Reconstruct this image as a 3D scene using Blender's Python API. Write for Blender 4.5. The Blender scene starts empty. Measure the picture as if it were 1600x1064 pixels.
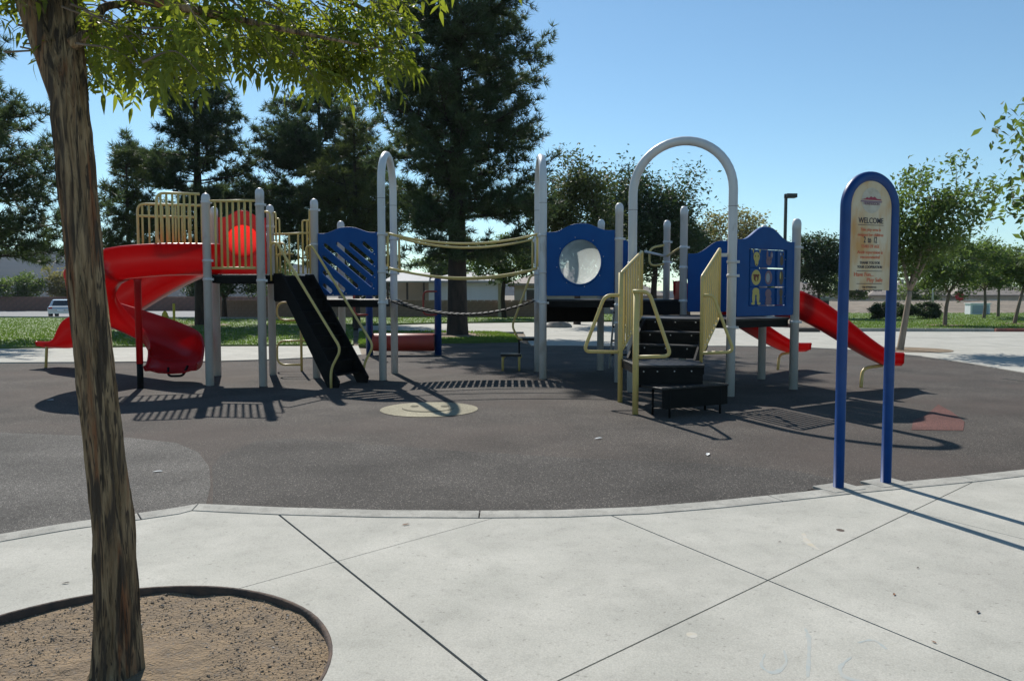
import bpy, bmesh, math, random
import numpy as np
from mathutils import Vector, Matrix, noise
R = math.radians
scene = bpy.context.scene

# ---------------------------------------------------------------- camera, sky, sun, exposure
F, EYE, HOR = 1215.0, 1.5, 458.0
PITCH = math.atan((532 - HOR) / F)
cam_d = bpy.data.cameras.new('camera'); cam = bpy.data.objects.new('camera', cam_d)
scene.collection.objects.link(cam)
cam.location = (0, 0, EYE); cam.rotation_euler = (math.pi / 2 - PITCH, 0, 0)
cam_d.sensor_width = 36; cam_d.lens = F / 1600 * 36
cam_d.clip_start = 0.05; cam_d.clip_end = 8000
scene.camera = cam

SUN_EL, SUN_ROT = R(41), math.atan2(-0.35, 1)
w = bpy.data.worlds.new('World'); scene.world = w; w.use_nodes = True
nt = w.node_tree; nt.nodes.clear()
sky = nt.nodes.new('ShaderNodeTexSky'); sky.sky_type = 'NISHITA'; sky.sun_disc = False
sky.sun_elevation = SUN_EL; sky.sun_rotation = SUN_ROT
sky.altitude = 600; sky.air_density = 1.0; sky.dust_density = 0.15; sky.ozone_density = 0.9
bg = nt.nodes.new('ShaderNodeBackground'); bg.inputs['Strength'].default_value = 0.098
ow = nt.nodes.new('ShaderNodeOutputWorld')
tint = nt.nodes.new('ShaderNodeMix'); tint.data_type = 'RGBA'; tint.blend_type = 'MULTIPLY'; tint.inputs[0].default_value = 1; tint.inputs[7].default_value = (.78, 1.0, 1.05, 1)
nt.links.new(sky.outputs[0], tint.inputs[6]); nt.links.new(tint.outputs[2], bg.inputs[0]); nt.links.new(bg.outputs[0], ow.inputs[0])

sd = bpy.data.lights.new('sun', 'SUN'); sun = bpy.data.objects.new('sun', sd)
scene.collection.objects.link(sun)
sd.energy = 5.0; sd.angle = R(0.53); sd.color = (1.0, 0.955, 0.88)
sv = Vector((math.sin(SUN_ROT) * math.cos(SUN_EL), math.cos(SUN_ROT) * math.cos(SUN_EL), math.sin(SUN_EL)))
sun.rotation_euler = sv.to_track_quat('Z', 'Y').to_euler(); sun.location = (0, 0, 30)
vs = scene.view_settings
vs.view_transform = 'Standard'; vs.look = 'None'; vs.gamma = 1; vs.exposure = 0.25
vs.use_curve_mapping = False

# ---------------------------------------------------------------- helpers
C = scene.collection
rng = random.Random(7); nrg = np.random.default_rng(7)
cp, sp = math.cos(PITCH), math.sin(PITCH)
def G(x, y, z=0.0):                       # a ground point seen at x, y of the 1600 px picture
    u = (x - 800) / F; v = (532 - y) / F
    d = (u, cp + v * sp, -sp + v * cp); t = (z - EYE) / d[2]
    return (d[0] * t, d[1] * t)
org = {}
def tag(o, label=None, cat=None, group=None, kind=None):
    if label: o['label'] = label
    if cat: o['category'] = cat
    if group: o['group'] = group
    if kind: o['kind'] = kind
    return o
def thing(name, loc, label, cat, group=None):
    o = bpy.data.objects.new(name, None); C.objects.link(o); o.location = loc
    o.empty_display_size = 0.2
    org[o.name] = Vector(loc); return tag(o, label, cat, group)
def link(name, me, parent=None, matrix=None):
    o = bpy.data.objects.new(name, me); C.objects.link(o)
    off = Vector((0, 0, 0))
    if parent is not None:
        o.parent = parent; off = org.get(parent.name, Vector((0, 0, 0)))
    org[o.name] = off.copy()
    if matrix is not None:
        m = matrix.copy(); m.translation = m.translation - off
        o.matrix_local = m
    return o

class MB:
    def __init__(s): s.v = []; s.f = []; s.m = []; s.sm = []
    def add(s, v, f, smooth=False, mi=0):
        b = len(s.v); s.v += [tuple(p) for p in v]
        for q in f: s.f.append(tuple(i + b for i in q)); s.m.append(mi); s.sm.append(smooth)
        return s
    def box(s, c, size, X=(1, 0, 0), Z=(0, 0, 1), mi=0):
        X = Vector(X).normalized(); Z = Vector(Z).normalized(); Y = Z.cross(X).normalized(); Z = X.cross(Y)
        c = Vector(c); hx, hy, hz = [k / 2 for k in size]
        v = [c + X * (hx * a) + Y * (hy * b) + Z * (hz * d) for d in (-1, 1) for b in (-1, 1) for a in (-1, 1)]
        return s.add(v, [(0, 2, 3, 1), (4, 5, 7, 6), (0, 1, 5, 4), (2, 6, 7, 3), (0, 4, 6, 2), (1, 3, 7, 5)], mi=mi)
    def prism(s, poly, z0, z1, mi=0):
        n = len(poly)
        a = sum(poly[i][0] * poly[(i + 1) % n][1] - poly[(i + 1) % n][0] * poly[i][1] for i in range(n))
        if a < 0: poly = poly[::-1]
        v = [(p[0], p[1], z0) for p in poly] + [(p[0], p[1], z1) for p in poly]
        f = [tuple(range(n - 1, -1, -1)), tuple(range(n, 2 * n))]
        f += [(i, (i + 1) % n, n + (i + 1) % n, n + i) for i in range(n)]
        return s.add(v, f, mi=mi)
    def slabq(s, a, b, c, d, th, mi=0):   # a plate through four corners, th thick along its normal
        a, b, c, d = map(Vector, (a, b, c, d)); n = (b - a).cross(d - a).normalized() * (th / 2)
        v = [a - n, b - n, c - n, d - n, a + n, b + n, c + n, d + n]
        return s.add(v, [(3, 2, 1, 0), (4, 5, 6, 7), (0, 1, 5, 4), (1, 2, 6, 5), (2, 3, 7, 6), (3, 0, 4, 7)], mi=mi)
    def tube(s, pts, r, n=10, closed=False, mi=0, cap=True):
        pts = [Vector(p) for p in pts]; m = len(pts)
        rr = r if isinstance(r, (list, tuple)) else [r] * m
        t0 = (pts[1] - pts[0]).normalized()
        u = t0.orthogonal().normalized(); v = []; f = []
        for i in range(m):
            if closed: t = (pts[(i + 1) % m] - pts[i - 1]).normalized()
            elif i == 0: t = t0
            elif i == m - 1: t = (pts[i] - pts[i - 1]).normalized()
            else: t = (pts[i + 1] - pts[i - 1]).normalized()
            u = (u - t * u.dot(t)).normalized(); w_ = t.cross(u)
            for k in range(n):
                a = 2 * math.pi * k / n; v.append(pts[i] + (u * math.cos(a) + w_ * math.sin(a)) * rr[i])
        for i in range(m if closed else m - 1):
            j = (i + 1) % m
            for k in range(n):
                k2 = (k + 1) % n; f.append((i * n + k, i * n + k2, j * n + k2, j * n + k))
        s.add(v, f, True, mi)
        if cap and not closed:
            b = len(s.v) - m * n
            s.f.append(tuple(b + k for k in range(n - 1, -1, -1))); s.m.append(mi); s.sm.append(False)
            s.f.append(tuple(b + (m - 1) * n + k for k in range(n))); s.m.append(mi); s.sm.append(False)
        return s
    def lathe(s, c, prof, n=20, mi=0, axis=None, caps=True):
        c = Vector(c); v = []; f = []
        A = Vector(axis).normalized() if axis else Vector((0, 0, 1))
        U = A.orthogonal().normalized(); W = A.cross(U)
        for (r, z) in prof:
            for k in range(n):
                a = 2 * math.pi * k / n; v.append(c + A * z + (U * math.cos(a) + W * math.sin(a)) * r)
        for i in range(len(prof) - 1):
            for k in range(n):
                k2 = (k + 1) % n; f.append((i * n + k, i * n + k2, (i + 1) * n + k2, (i + 1) * n + k))
        if caps: f.append(tuple(range(n - 1, -1, -1))); f.append(tuple((len(prof) - 1) * n + k for k in range(n)))
        return s.add(v, f, True, mi)
    def mesh(s, name, mats, off=Vector((0, 0, 0))):
        me = bpy.data.meshes.new(name)
        me.from_pydata([(p[0] - off[0], p[1] - off[1], p[2] - off[2]) for p in s.v], [], s.f)
        for m in (mats if isinstance(mats, (list, tuple)) else [mats]): me.materials.append(m)
        me.polygons.foreach_set('material_index', s.m)
        me.polygons.foreach_set('use_smooth', s.sm)
        me.update(); return me
    def build(s, name, mats, parent=None, bevel=0, kind=None, label=None):
        off = org.get(parent.name, Vector((0, 0, 0))) if parent is not None else Vector((0, 0, 0))
        o = link(name, s.mesh(name, mats, off), parent)
        if bevel:
            b = o.modifiers.new('bevel', 'BEVEL'); b.width = bevel; b.segments = 2; b.limit_method = 'ANGLE'; b.angle_limit = R(40)
        return tag(o, label, kind=kind)

def fillet(pts, r, n=5):
    pts = [Vector(p) for p in pts]; out = [pts[0]]
    for i in range(1, len(pts) - 1):
        a, b, c = pts[i - 1], pts[i], pts[i + 1]
        d1 = (a - b); d2 = (c - b); q = min(r, d1.length * .48, d2.length * .48)
        p1 = b + d1.normalized() * q; p2 = b + d2.normalized() * q
        for k in range(n + 1):
            t = k / n; out.append(p1 * (1 - t) ** 2 + b * (2 * t * (1 - t)) + p2 * t * t)
    out.append(pts[-1]); return out
def catmull(pts, n=8):
    P = [Vector(p) for p in pts]; P = [P[0] * 2 - P[1]] + P + [P[-1] * 2 - P[-2]]; out = []
    for i in range(1, len(P) - 2):
        for k in range(n):
            t = k / n
            out.append(.5 * ((2 * P[i]) + (P[i + 1] - P[i - 1]) * t + (2 * P[i - 1] - 5 * P[i] + 4 * P[i + 1] - P[i + 2]) * t * t + (3 * P[i] - P[i - 1] - 3 * P[i + 1] + P[i + 2]) * t ** 3))
    out.append(P[-2]); return out
def sheet(name, poly, z, mat, parent=None, kind=None, th=0):
    m = MB()
    if th: m.prism(poly, z - th, z)
    else:
        n = len(poly); a = sum(poly[i][0] * poly[(i + 1) % n][1] - poly[(i + 1) % n][0] * poly[i][1] for i in range(n))
        if a < 0: poly = poly[::-1]
        m.add([(p[0], p[1], z) for p in poly], [tuple(range(n))])
    return m.build(name, mat, parent, kind=kind)
def plate2d(name, outer, holes, th, mats, parent, origin, X, Yv, bevel=.008):
    # a flat board with holes: filled 2-D outline given depth
    cu = bpy.data.curves.new(name, 'CURVE'); cu.dimensions = '2D'; cu.fill_mode = 'BOTH'
    cu.extrude = th / 2 - bevel; cu.bevel_depth = bevel; cu.bevel_resolution = 2; cu.offset = -bevel
    for poly in [outer] + list(holes):
        spn = cu.splines.new('POLY'); spn.points.add(len(poly) - 1); spn.use_cyclic_u = True
        for q, p in zip(spn.points, poly): q.co = (p[0], p[1], 0, 1)
    tmp = bpy.data.objects.new('tmp', cu); C.objects.link(tmp)
    dg = bpy.context.evaluated_depsgraph_get(); me = bpy.data.meshes.new_from_object(tmp.evaluated_get(dg))
    bpy.data.objects.remove(tmp); bpy.data.curves.remove(cu)
    me.name = name; me.materials.clear()
    for m in (mats if isinstance(mats, (list, tuple)) else [mats]): me.materials.append(m)
    X = Vector(X).normalized(); Yv = Vector(Yv).normalized(); N = X.cross(Yv)
    mt = Matrix((X, Yv, N)).transposed().to_4x4(); mt.translation = Vector(origin)
    off = org.get(parent.name, Vector((0, 0, 0))); mt.translation = mt.translation - off
    me.transform(mt)
    o = link(name, me, parent)
    return o
def arc(cx, cy, rx, ry, a0, a1, n): return [(cx + rx * math.cos(a0 + (a1 - a0) * i / n), cy + ry * math.sin(a0 + (a1 - a0) * i / n)) for i in range(n + 1)]
def text(name, body, size, origin, X, Yv, mat, parent, align='CENTER', width=None, ext=.0012):
    cu = bpy.data.curves.new(name, 'FONT'); cu.body = body; cu.size = size; cu.align_x = align; cu.extrude = ext; cu.resolution_u = 3; cu.offset = size * .006
    tmp = bpy.data.objects.new('tmp', cu); C.objects.link(tmp)
    dg = bpy.context.evaluated_depsgraph_get(); me = bpy.data.meshes.new_from_object(tmp.evaluated_get(dg))
    bpy.data.objects.remove(tmp); bpy.data.curves.remove(cu)
    me.materials.clear(); me.materials.append(mat)
    X = Vector(X).normalized(); Yv = Vector(Yv).normalized(); N = X.cross(Yv)
    if width:
        xs = [v.co.x for v in me.vertices]; k = width / (max(xs) - min(xs)); c0 = (max(xs) + min(xs)) / 2
        for v in me.vertices: v.co.x = (v.co.x - c0) * k
    mt = Matrix((X, Yv, N)).transposed().to_4x4(); mt.translation = Vector(origin) - org.get(parent.name, Vector((0, 0, 0)))
    me.transform(mt)
    return link(name, me, parent)

# ---------------------------------------------------------------- materials
def mat(name, col, rough=.5, col2=None, scale=5, stretch=(1, 1, 1), detail=4, bump=0, bscale=None, trans=None, tw=.4, spec=.5,
        contrast=(.35, .65), col3=None, scale3=1.0, c3=(.5, .7), metal=0, coat=0, mix3=1.0, mott=None):
    m = bpy.data.materials.new(name); m.use_nodes = True; t = m.node_tree; N = t.nodes; L = t.links
    p = N['Principled BSDF']; out = N['Material Output']
    p.inputs['Roughness'].default_value = rough; p.inputs['Metallic'].default_value = metal
    p.inputs['Specular IOR Level'].default_value = spec; p.inputs['Coat Weight'].default_value = coat
    c4 = lambda c: (c[0], c[1], c[2], 1)
    p.inputs['Base Color'].default_value = c4(col)
    tc = N.new('ShaderNodeTexCoord'); mp = N.new('ShaderNodeMapping'); mp.inputs['Scale'].default_value = stretch
    L.new(tc.outputs['Object'], mp.inputs['Vector'])
    colsock = None
    def nz(sc, det=detail):
        n = N.new('ShaderNodeTexNoise'); n.inputs['Scale'].default_value = sc; n.inputs['Detail'].default_value = det
        L.new(mp.outputs[0], n.inputs['Vector']); return n
    def ramp(sock, lo, hi):
        r = N.new('ShaderNodeMapRange'); r.inputs[1].default_value = lo; r.inputs[2].default_value = hi; L.new(sock, r.inputs[0]); return r.outputs[0]
    if col2:
        n = nz(scale); mx = N.new('ShaderNodeMix'); mx.data_type = 'RGBA'
        mx.inputs[6].default_value = c4(col); mx.inputs[7].default_value = c4(col2)
        L.new(ramp(n.outputs[0], *contrast), mx.inputs[0]); colsock = mx.outputs[2]
        if col3:
            n3 = nz(scale3); m3 = N.new('ShaderNodeMix'); m3.data_type = 'RGBA'; m3.inputs[7].default_value = c4(col3)
            L.new(colsock, m3.inputs[6])
            k = N.new('ShaderNodeMath'); k.operation = 'MULTIPLY'; k.inputs[1].default_value = mix3
            L.new(ramp(n3.outputs[0], *c3), k.inputs[0]); L.new(k.outputs[0], m3.inputs[0]); colsock = m3.outputs[2]
        for (ms_, lo_, hi_, det_, a_, b_) in (mott or ()):
            nm = nz(ms_, det_); r5 = N.new('ShaderNodeMapRange'); r5.inputs[1].default_value = a_; r5.inputs[2].default_value = b_; r5.inputs[3].default_value = lo_; r5.inputs[4].default_value = hi_
            L.new(nm.outputs[0], r5.inputs[0]); mm_ = N.new('ShaderNodeMix'); mm_.data_type = 'RGBA'; mm_.blend_type = 'MULTIPLY'; mm_.inputs[0].default_value = 1
            L.new(colsock, mm_.inputs[6]); L.new(r5.outputs[0], mm_.inputs[7]); colsock = mm_.outputs[2]
        L.new(colsock, p.inputs['Base Color'])
    if bump:
        nb = nz(bscale or scale * 3, 5); b = N.new('ShaderNodeBump'); b.inputs['Strength'].default_value = bump; b.inputs['Distance'].default_value = .02
        L.new(nb.outputs[0], b.inputs['Height']); L.new(b.outputs[0], p.inputs['Normal'])
    if trans:
        tr = N.new('ShaderNodeBsdfTranslucent'); tr.inputs['Color'].default_value = c4(trans)
        ms = N.new('ShaderNodeMixShader'); ms.inputs[0].default_value = tw
        L.new(p.outputs[0], ms.inputs[1]); L.new(tr.outputs[0], ms.inputs[2]); L.new(ms.outputs[0], out.inputs['Surface'])
    return m
def speckle(name, base, dark, light, vs_=260, rough=.95, big=None, bump=.5, patch=None):
    # rubber granules: fine cells of mixed greys, drifting slowly from place to place
    m = bpy.data.materials.new(name); m.use_nodes = True; t = m.node_tree; N = t.nodes; L = t.links; p = N['Principled BSDF']
    p.inputs['Roughness'].default_value = rough; p.inputs['Specular IOR Level'].default_value = .25
    tc = N.new('ShaderNodeTexCoord')
    vo = N.new('ShaderNodeTexVoronoi'); vo.inputs['Scale'].default_value = vs_; L.new(tc.outputs['Object'], vo.inputs['Vector'])
    sep = N.new('ShaderNodeSeparateColor'); L.new(vo.outputs['Color'], sep.inputs[0])
    cr = N.new('ShaderNodeValToRGB'); e = cr.color_ramp; c4 = lambda c: (c[0], c[1], c[2], 1)
    e.elements[0].position = 0; e.elements[0].color = c4(dark); e.elements[1].position = 1; e.elements[1].color = c4(light)
    for pos, c in ((.35, base), (.8, base), (.93, [min(1, k * 1.7) for k in base])): q = e.elements.new(pos); q.color = c4(c)
    L.new(sep.outputs[0], cr.inputs[0])
    n1 = N.new('ShaderNodeTexNoise'); n1.inputs['Scale'].default_value = 1.1; n1.inputs['Detail'].default_value = 6; L.new(tc.outputs['Object'], n1.inputs['Vector'])
    mr = N.new('ShaderNodeMapRange'); mr.inputs[1].default_value = .3; mr.inputs[2].default_value = .7; mr.inputs[3].default_value = .66; mr.inputs[4].default_value = 1.22
    L.new(n1.outputs[0], mr.inputs[0])
    mx = N.new('ShaderNodeMix'); mx.data_type = 'RGBA'; mx.blend_type = 'MULTIPLY'; mx.inputs[0].default_value = 1
    L.new(cr.outputs[0], mx.inputs[6]); L.new(mr.outputs[0], mx.inputs[7])
    s = mx.outputs[2]
    if big:
        n2 = N.new('ShaderNodeTexNoise'); n2.inputs['Scale'].default_value = .45; n2.inputs['Detail'].default_value = 3; L.new(tc.outputs['Object'], n2.inputs['Vector'])
        r2 = N.new('ShaderNodeMapRange'); r2.inputs[1].default_value = .45; r2.inputs[2].default_value = .65; r2.inputs[4].default_value = .6; L.new(n2.outputs[0], r2.inputs[0])
        m2 = N.new('ShaderNodeMix'); m2.data_type = 'RGBA'; m2.inputs[7].default_value = c4(big); L.new(r2.outputs[0], m2.inputs[0]); L.new(s, m2.inputs[6]); s = m2.outputs[2]
    L.new(s, p.inputs['Base Color'])
    b = N.new('ShaderNodeBump'); b.inputs['Strength'].default_value = bump; b.inputs['Distance'].default_value = .004
    L.new(vo.outputs['Distance'], b.inputs['Height']); L.new(b.outputs[0], p.inputs['Normal'])
    return m
M = {}
M['rubber'] = speckle('rubber granules', (.072, .062, .054), (.024, .022, .020), (.27, .24, .20), 150, big=(.078, .060, .051))
M['rubber_grey'] = speckle('grey rubber granules', (.102, .095, .086), (.032, .030, .028), (.30, .28, .25), 150)
M['rubber_dark'] = speckle('dark rubber granules', (.064, .058, .052), (.021, .020, .019), (.28, .25, .22), 150)
M['rubber_red'] = speckle('faded red rubber', (.130, .058, .048), (.06, .03, .03), (.22, .12, .10), 150)
M['rubber_tan'] = speckle('tan rubber', (.32, .29, .205), (.20, .18, .13), (.45, .41, .31), 150)
M['rubber_brown'] = speckle('brown rubber', (.13, .12, .08), (.07, .06, .04), (.2, .18, .12), 150)
M['concrete'] = mat('concrete', (.385, .375, .330), .9, (.445, .43, .38), 2.2, detail=10, bump=.10, bscale=120, col3=(.24, .23, .20), scale3=38, c3=(.62, .74), mix3=.5, spec=.3, mott=[(140, .86, 1.12, 2, .3, .7), (.9, .91, 1.06, 5, .3, .7), (7, 1.0, .94, 6, .52, .62), (28, 1.0, .72, 3, .68, .74)])
M['concrete_b'] = mat('concrete border', (.335, .325, .29), .9, (.42, .405, .36), 6, detail=9, bump=.35, bscale=120, col3=(.30, .30, .28), scale3=22, c3=(.6, .75), mix3=.5, spec=.3, mott=[(140, .82, 1.15, 2, .3, .7), (2.5, .84, 1.08, 5, .3, .7), (12, 1.0, .8, 6, .52, .62)])
M['joint'] = mat('joint filler', (.035, .033, .03), .95)
M['soil'] = mat('gravelly soil', (.255, .18, .105), .95, (.17, .125, .08), 9, detail=10, bump=.9, bscale=70, col3=(.14, .12, .10), scale3=55, c3=(.56, .66), mix3=.75)
M['pebble'] = mat('pebbles', (.26, .20, .14), .9, (.14, .11, .085), 30, col3=(.5, .47, .42), scale3=45, c3=(.6, .7))
M['edging'] = mat('shade-brown edging', (.11, .07, .05), .9, (.06, .045, .038), 14, bump=.3)  # shade on the well's concrete rim is put into this dark brown
M['grass'] = mat('lawn', (.075, .135, .022), .9, (.12, .165, .035), 1.5, detail=8, bump=.8, bscale=40, col3=(.19, .165, .07), scale3=.7, c3=(.62, .8), mix3=.7)
M['blade'] = mat('grass blades', (.095, .18, .028), .7, (.16, .22, .05), 2.0, trans=(.22, .34, .04), tw=.4)
M['dirt'] = mat('dry earth', (.21, .165, .12), .95, (.15, .12, .085), .35, detail=10, bump=.5, bscale=6, col3=(.33, .29, .22), scale3=2, c3=(.55, .75))
M['asphalt'] = mat('old asphalt', (.17, .17, .17), .9, (.215, .21, .205), .6, detail=8, bump=.2, bscale=60)
M['redkerb'] = mat('red kerb paint', (.30, .09, .07), .8, (.20, .08, .065), 3)
M['post'] = mat('cool white powder coat', (.66, .66, .655), .38, (.59, .59, .585), 3, (1, 1, .4), col3=(.40, .37, .34), scale3=7, c3=(.60, .74), mix3=.6, bump=.04, bscale=120, mott=[(2, .9, 1.05, 4, .3, .7)])
M['yellow'] = mat('faded yellow powder coat', (.66, .50, .17), .42, (.60, .46, .17), 6, col3=(.45, .36, .22), scale3=14, c3=(.62, .75), mix3=.6)
M['black'] = mat('black vinyl coating', (.005, .0052, .0055), .6, (.009, .009, .009), 8, bump=.15, bscale=80, spec=.15)
M['blackworn'] = mat('worn vinyl tread edge', (.010, .010, .0105), .45, (.020, .020, .020), 18, bump=.2, bscale=90, spec=.35)
M['red'] = mat('red rotomoulded plastic', (.46, .012, .014), .28, (.40, .011, .014), 4, trans=(.80, .012, .010), tw=.36, bump=.03, bscale=200)
M['blue'] = mat('blue plastic board', (.003, .068, .25), .5, (.004, .080, .285), 5, detail=6, bump=.06, bscale=150, trans=(.01, .10, .4), tw=.05, spec=.2)
M['clear'] = mat('reflection-painted bubble', (.60, .64, .60), .2, (.76, .79, .75), 6, (1, 1, 1), detail=8, trans=(.62, .66, .62), tw=.62, col3=(.25, .29, .28), scale3=3.2, c3=(.47, .60))  # pale and dark swirls paint sky reflections into the plastic
def see_through(m, k):
    t = m.node_tree; o = t.nodes['Material Output']; src = o.inputs['Surface'].links[0].from_socket
    tp_ = t.nodes.new('ShaderNodeBsdfTransparent'); ms = t.nodes.new('ShaderNodeMixShader'); ms.inputs[0].default_value = k
    t.links.new(src, ms.inputs[1]); t.links.new(tp_.outputs[0], ms.inputs[2]); t.links.new(ms.outputs[0], o.inputs['Surface'])
see_through(M['clear'], .28)
M['bolt'] = mat('zinc bolt', (.62, .62, .60), .35, metal=.7)
M['signblue'] = mat('blue sign tube', (.002, .035, .155), .4, (.003, .042, .18), 9, spec=.35)
M['cream'] = mat('weathered sign face', (.54, .48, .36), .6, (.47, .37, .22), 7, (1, 1, .35), detail=7, col3=(.46, .24, .07), scale3=9, c3=(.47, .66), mix3=.9)
M['ink'] = mat('navy print', (.02, .022, .04), .6)
M['redink'] = mat('faded red print', (.52, .11, .055), .6, (.58, .20, .10), 20)
M['emblem'] = mat('grey emblem', (.46, .44, .37), .6, (.38, .35, .28), 20)
M['maroon'] = mat('maroon print', (.26, .03, .06), .6)
M['animal_y'] = mat('yellow animal print', (.55, .46, .13), .6)
M['animal_p'] = mat('mauve animal print', (.20, .13, .17), .6)
M['animal_b'] = mat('brown animal print', (.075, .05, .02), .6)
M['animal_w'] = mat('pale animal print', (.34, .37, .40), .6)
M['animal_r'] = mat('red-brown animal print', (.17, .045, .02), .6)
M['orange'] = mat('faded red roller', (.36, .050, .030), .5, (.30, .045, .030), 4, trans=(.5, .06, .03), tw=.12)
M['bark'] = None
M['pinebark'] = mat('pine bark', (.055, .038, .030), .95, (.026, .020, .017), 7, (1, 1, .3), bump=.8, bscale=14)
M['branch'] = mat('grey bark', (.22, .17, .13), .9, (.13, .10, .08), 12, (1, 1, .3), bump=.4, bscale=40)
M['palebark'] = mat('young bark', (.36, .28, .21), .9, (.26, .20, .15), 12, (1, 1, .3), bump=.3, bscale=40)
def leafmat(n, a, b, tr, tw=.42, sc=1.2): return mat(n, a, .55, b, sc, detail=5, trans=tr, tw=tw, spec=.3)
M['needle'] = leafmat('pine needles', (.030, .056, .030), (.066, .092, .044), (.10, .15, .05), .36, .8)
M['needle2'] = leafmat('olive pine needles', (.055, .075, .028), (.085, .10, .035), (.12, .16, .04), .3, .8)
M['leaf_ash'] = leafmat('ash leaf', (.035, .066, .014), (.110, .140, .026), (.33, .39, .030), .44, 4.5)  # dark and yellow greens paint in shaded and backlit leaves
M['leaf_mid'] = leafmat('green leaf', (.055, .090, .030), (.090, .125, .042), (.18, .27, .05), .40, .9)
M['leaf_dark'] = leafmat('dark leaf', (.024, .048, .022), (.045, .070, .028), (.07, .12, .03), .3, .9)
M['leaf_olive'] = leafmat('olive leaf', (.14, .13, .055), (.20, .175, .075), (.30, .28, .08), .4, .9)
M['stucco'] = mat('tan stucco', (.46, .40, .33), .9, (.40, .35, .29), 1.5, bump=.3, bscale=30)
M['siding'] = mat('white siding', (.80, .82, .84), .6, (.74, .76, .78), 2)
M['rooftan'] = mat('tan roof', (.30, .25, .21), .9, (.22, .19, .165), 3, bump=.4, bscale=14)
M['roofgrey'] = mat('pale roof', (.42, .42, .42), .8, (.34, .34, .34), 3)
M['tile'] = mat('roof tile', (.36, .30, .26), .85, (.26, .22, .19), 4)
M['wood'] = mat('dark trim', (.07, .055, .045), .8)
M['block'] = mat('brown block', (.33, .22, .18), .95, (.26, .175, .14), 3, bump=.5, bscale=30)
M['block2'] = mat('red-brown wall', (.25, .125, .095), .95, (.18, .10, .08), 3)
M['glass'] = mat('window glass', (.03, .035, .04), .1)
M['silver'] = mat('silver car paint', (.50, .54, .55), .25, metal=.4, coat=.6)
M['whitepaint'] = mat('white paint', (.75, .76, .76), .3, coat=.4)
M['rubbertyre'] = mat('tyre', (.02, .02, .02), .8)
M['taillight'] = mat('tail light', (.30, .02, .015), .25)
M['poledark'] = mat('dark green pole', (.012, .016, .015), .45)
M['galv'] = mat('galvanised pole', (.50, .52, .52), .5, metal=.3)
M['utility'] = mat('blue grey paint', (.36, .42, .46), .6)
M['hydrant'] = mat('hydrant yellow', (.60, .42, .03), .45)
M['stopred'] = mat('sign red', (.38, .03, .03), .5)
M['hill'] = mat('desert hill', (.040, .047, .058), 1.0, (.060, .064, .070), .012, detail=10, bump=.4, bscale=.03, spec=0)  # blue-grey base colour carries part of the distance haze
M['rock'] = mat('boulder', (.28, .25, .22), .95, (.20, .18, .16), 4, bump=.6)
M['chalk'] = mat('blue chalk', (.335, .375, .37), .95, (.385, .39, .36), 25, contrast=(.3, .6))
M['stain'] = mat('tan stain', (.47, .41, .30), .95, (.47, .45, .40), 20, contrast=(.3, .6))
M['drab'] = mat('dried leaf', (.20, .085, .035), .8)
M['scrap'] = mat('paper scrap', (.7, .7, .68), .8)
def bark_material():
    m = bpy.data.materials.new('ash bark'); m.use_nodes = True; t = m.node_tree; N = t.nodes; L = t.links; p = N['Principled BSDF']
    p.inputs['Roughness'].default_value = .92; p.inputs['Specular IOR Level'].default_value = .2
    tc = N.new('ShaderNodeTexCoord'); c4 = lambda c: (c[0], c[1], c[2], 1)
    def nz(scale, st, det=6, dist=0):
        mp = N.new('ShaderNodeMapping'); mp.inputs['Scale'].default_value = st; mp.inputs['Rotation'].default_value = (0, R(-5.5), 0)
        L.new(tc.outputs['Object'], mp.inputs[0])
        n = N.new('ShaderNodeTexNoise'); n.inputs['Scale'].default_value = scale; n.inputs['Detail'].default_value = det; n.inputs['Distortion'].default_value = dist
        L.new(mp.outputs[0], n.inputs['Vector']); return n.outputs[0]
    def mr(s, a, b):
        r = N.new('ShaderNodeMapRange'); r.inputs[1].default_value = a; r.inputs[2].default_value = b; L.new(s, r.inputs[0]); return r.outputs[0]
    def mix(f, a, b):
        x = N.new('ShaderNodeMix'); x.data_type = 'RGBA'; L.new(f, x.inputs[0])
        for i, q in ((6, a), (7, b)):
            if isinstance(q, tuple): x.inputs[i].default_value = c4(q)
            else: L.new(q, x.inputs[i])
        return x.outputs[2]
    a = mix(mr(nz(34, (1, 1, .10), 10, .5), .42, .6), (.185, .125, .072), (.31, .225, .135))
    b = mix(mr(nz(13, (1, 1, .06)), .54, .62), a, (.21, .092, .045))
    c = mix(mr(nz(26, (1, 1, .085), 12, 1.2), .49, .60), b, (.068, .052, .039))
    d = mix(mr(nz(80, (1, 1, .11), 10, 1.0), .53, .63), c, (.06, .045, .033))
    L.new(d, p.inputs['Base Color'])
    bp = N.new('ShaderNodeBump'); bp.inputs['Strength'].default_value = 1.0; bp.inputs['Distance'].default_value = .02
    L.new(nz(48, (1, 1, .13), 12, 1.2), bp.inputs['Height']); L.new(bp.outputs[0], p.inputs['Normal'])
    return m
M['bark'] = bark_material()

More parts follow.
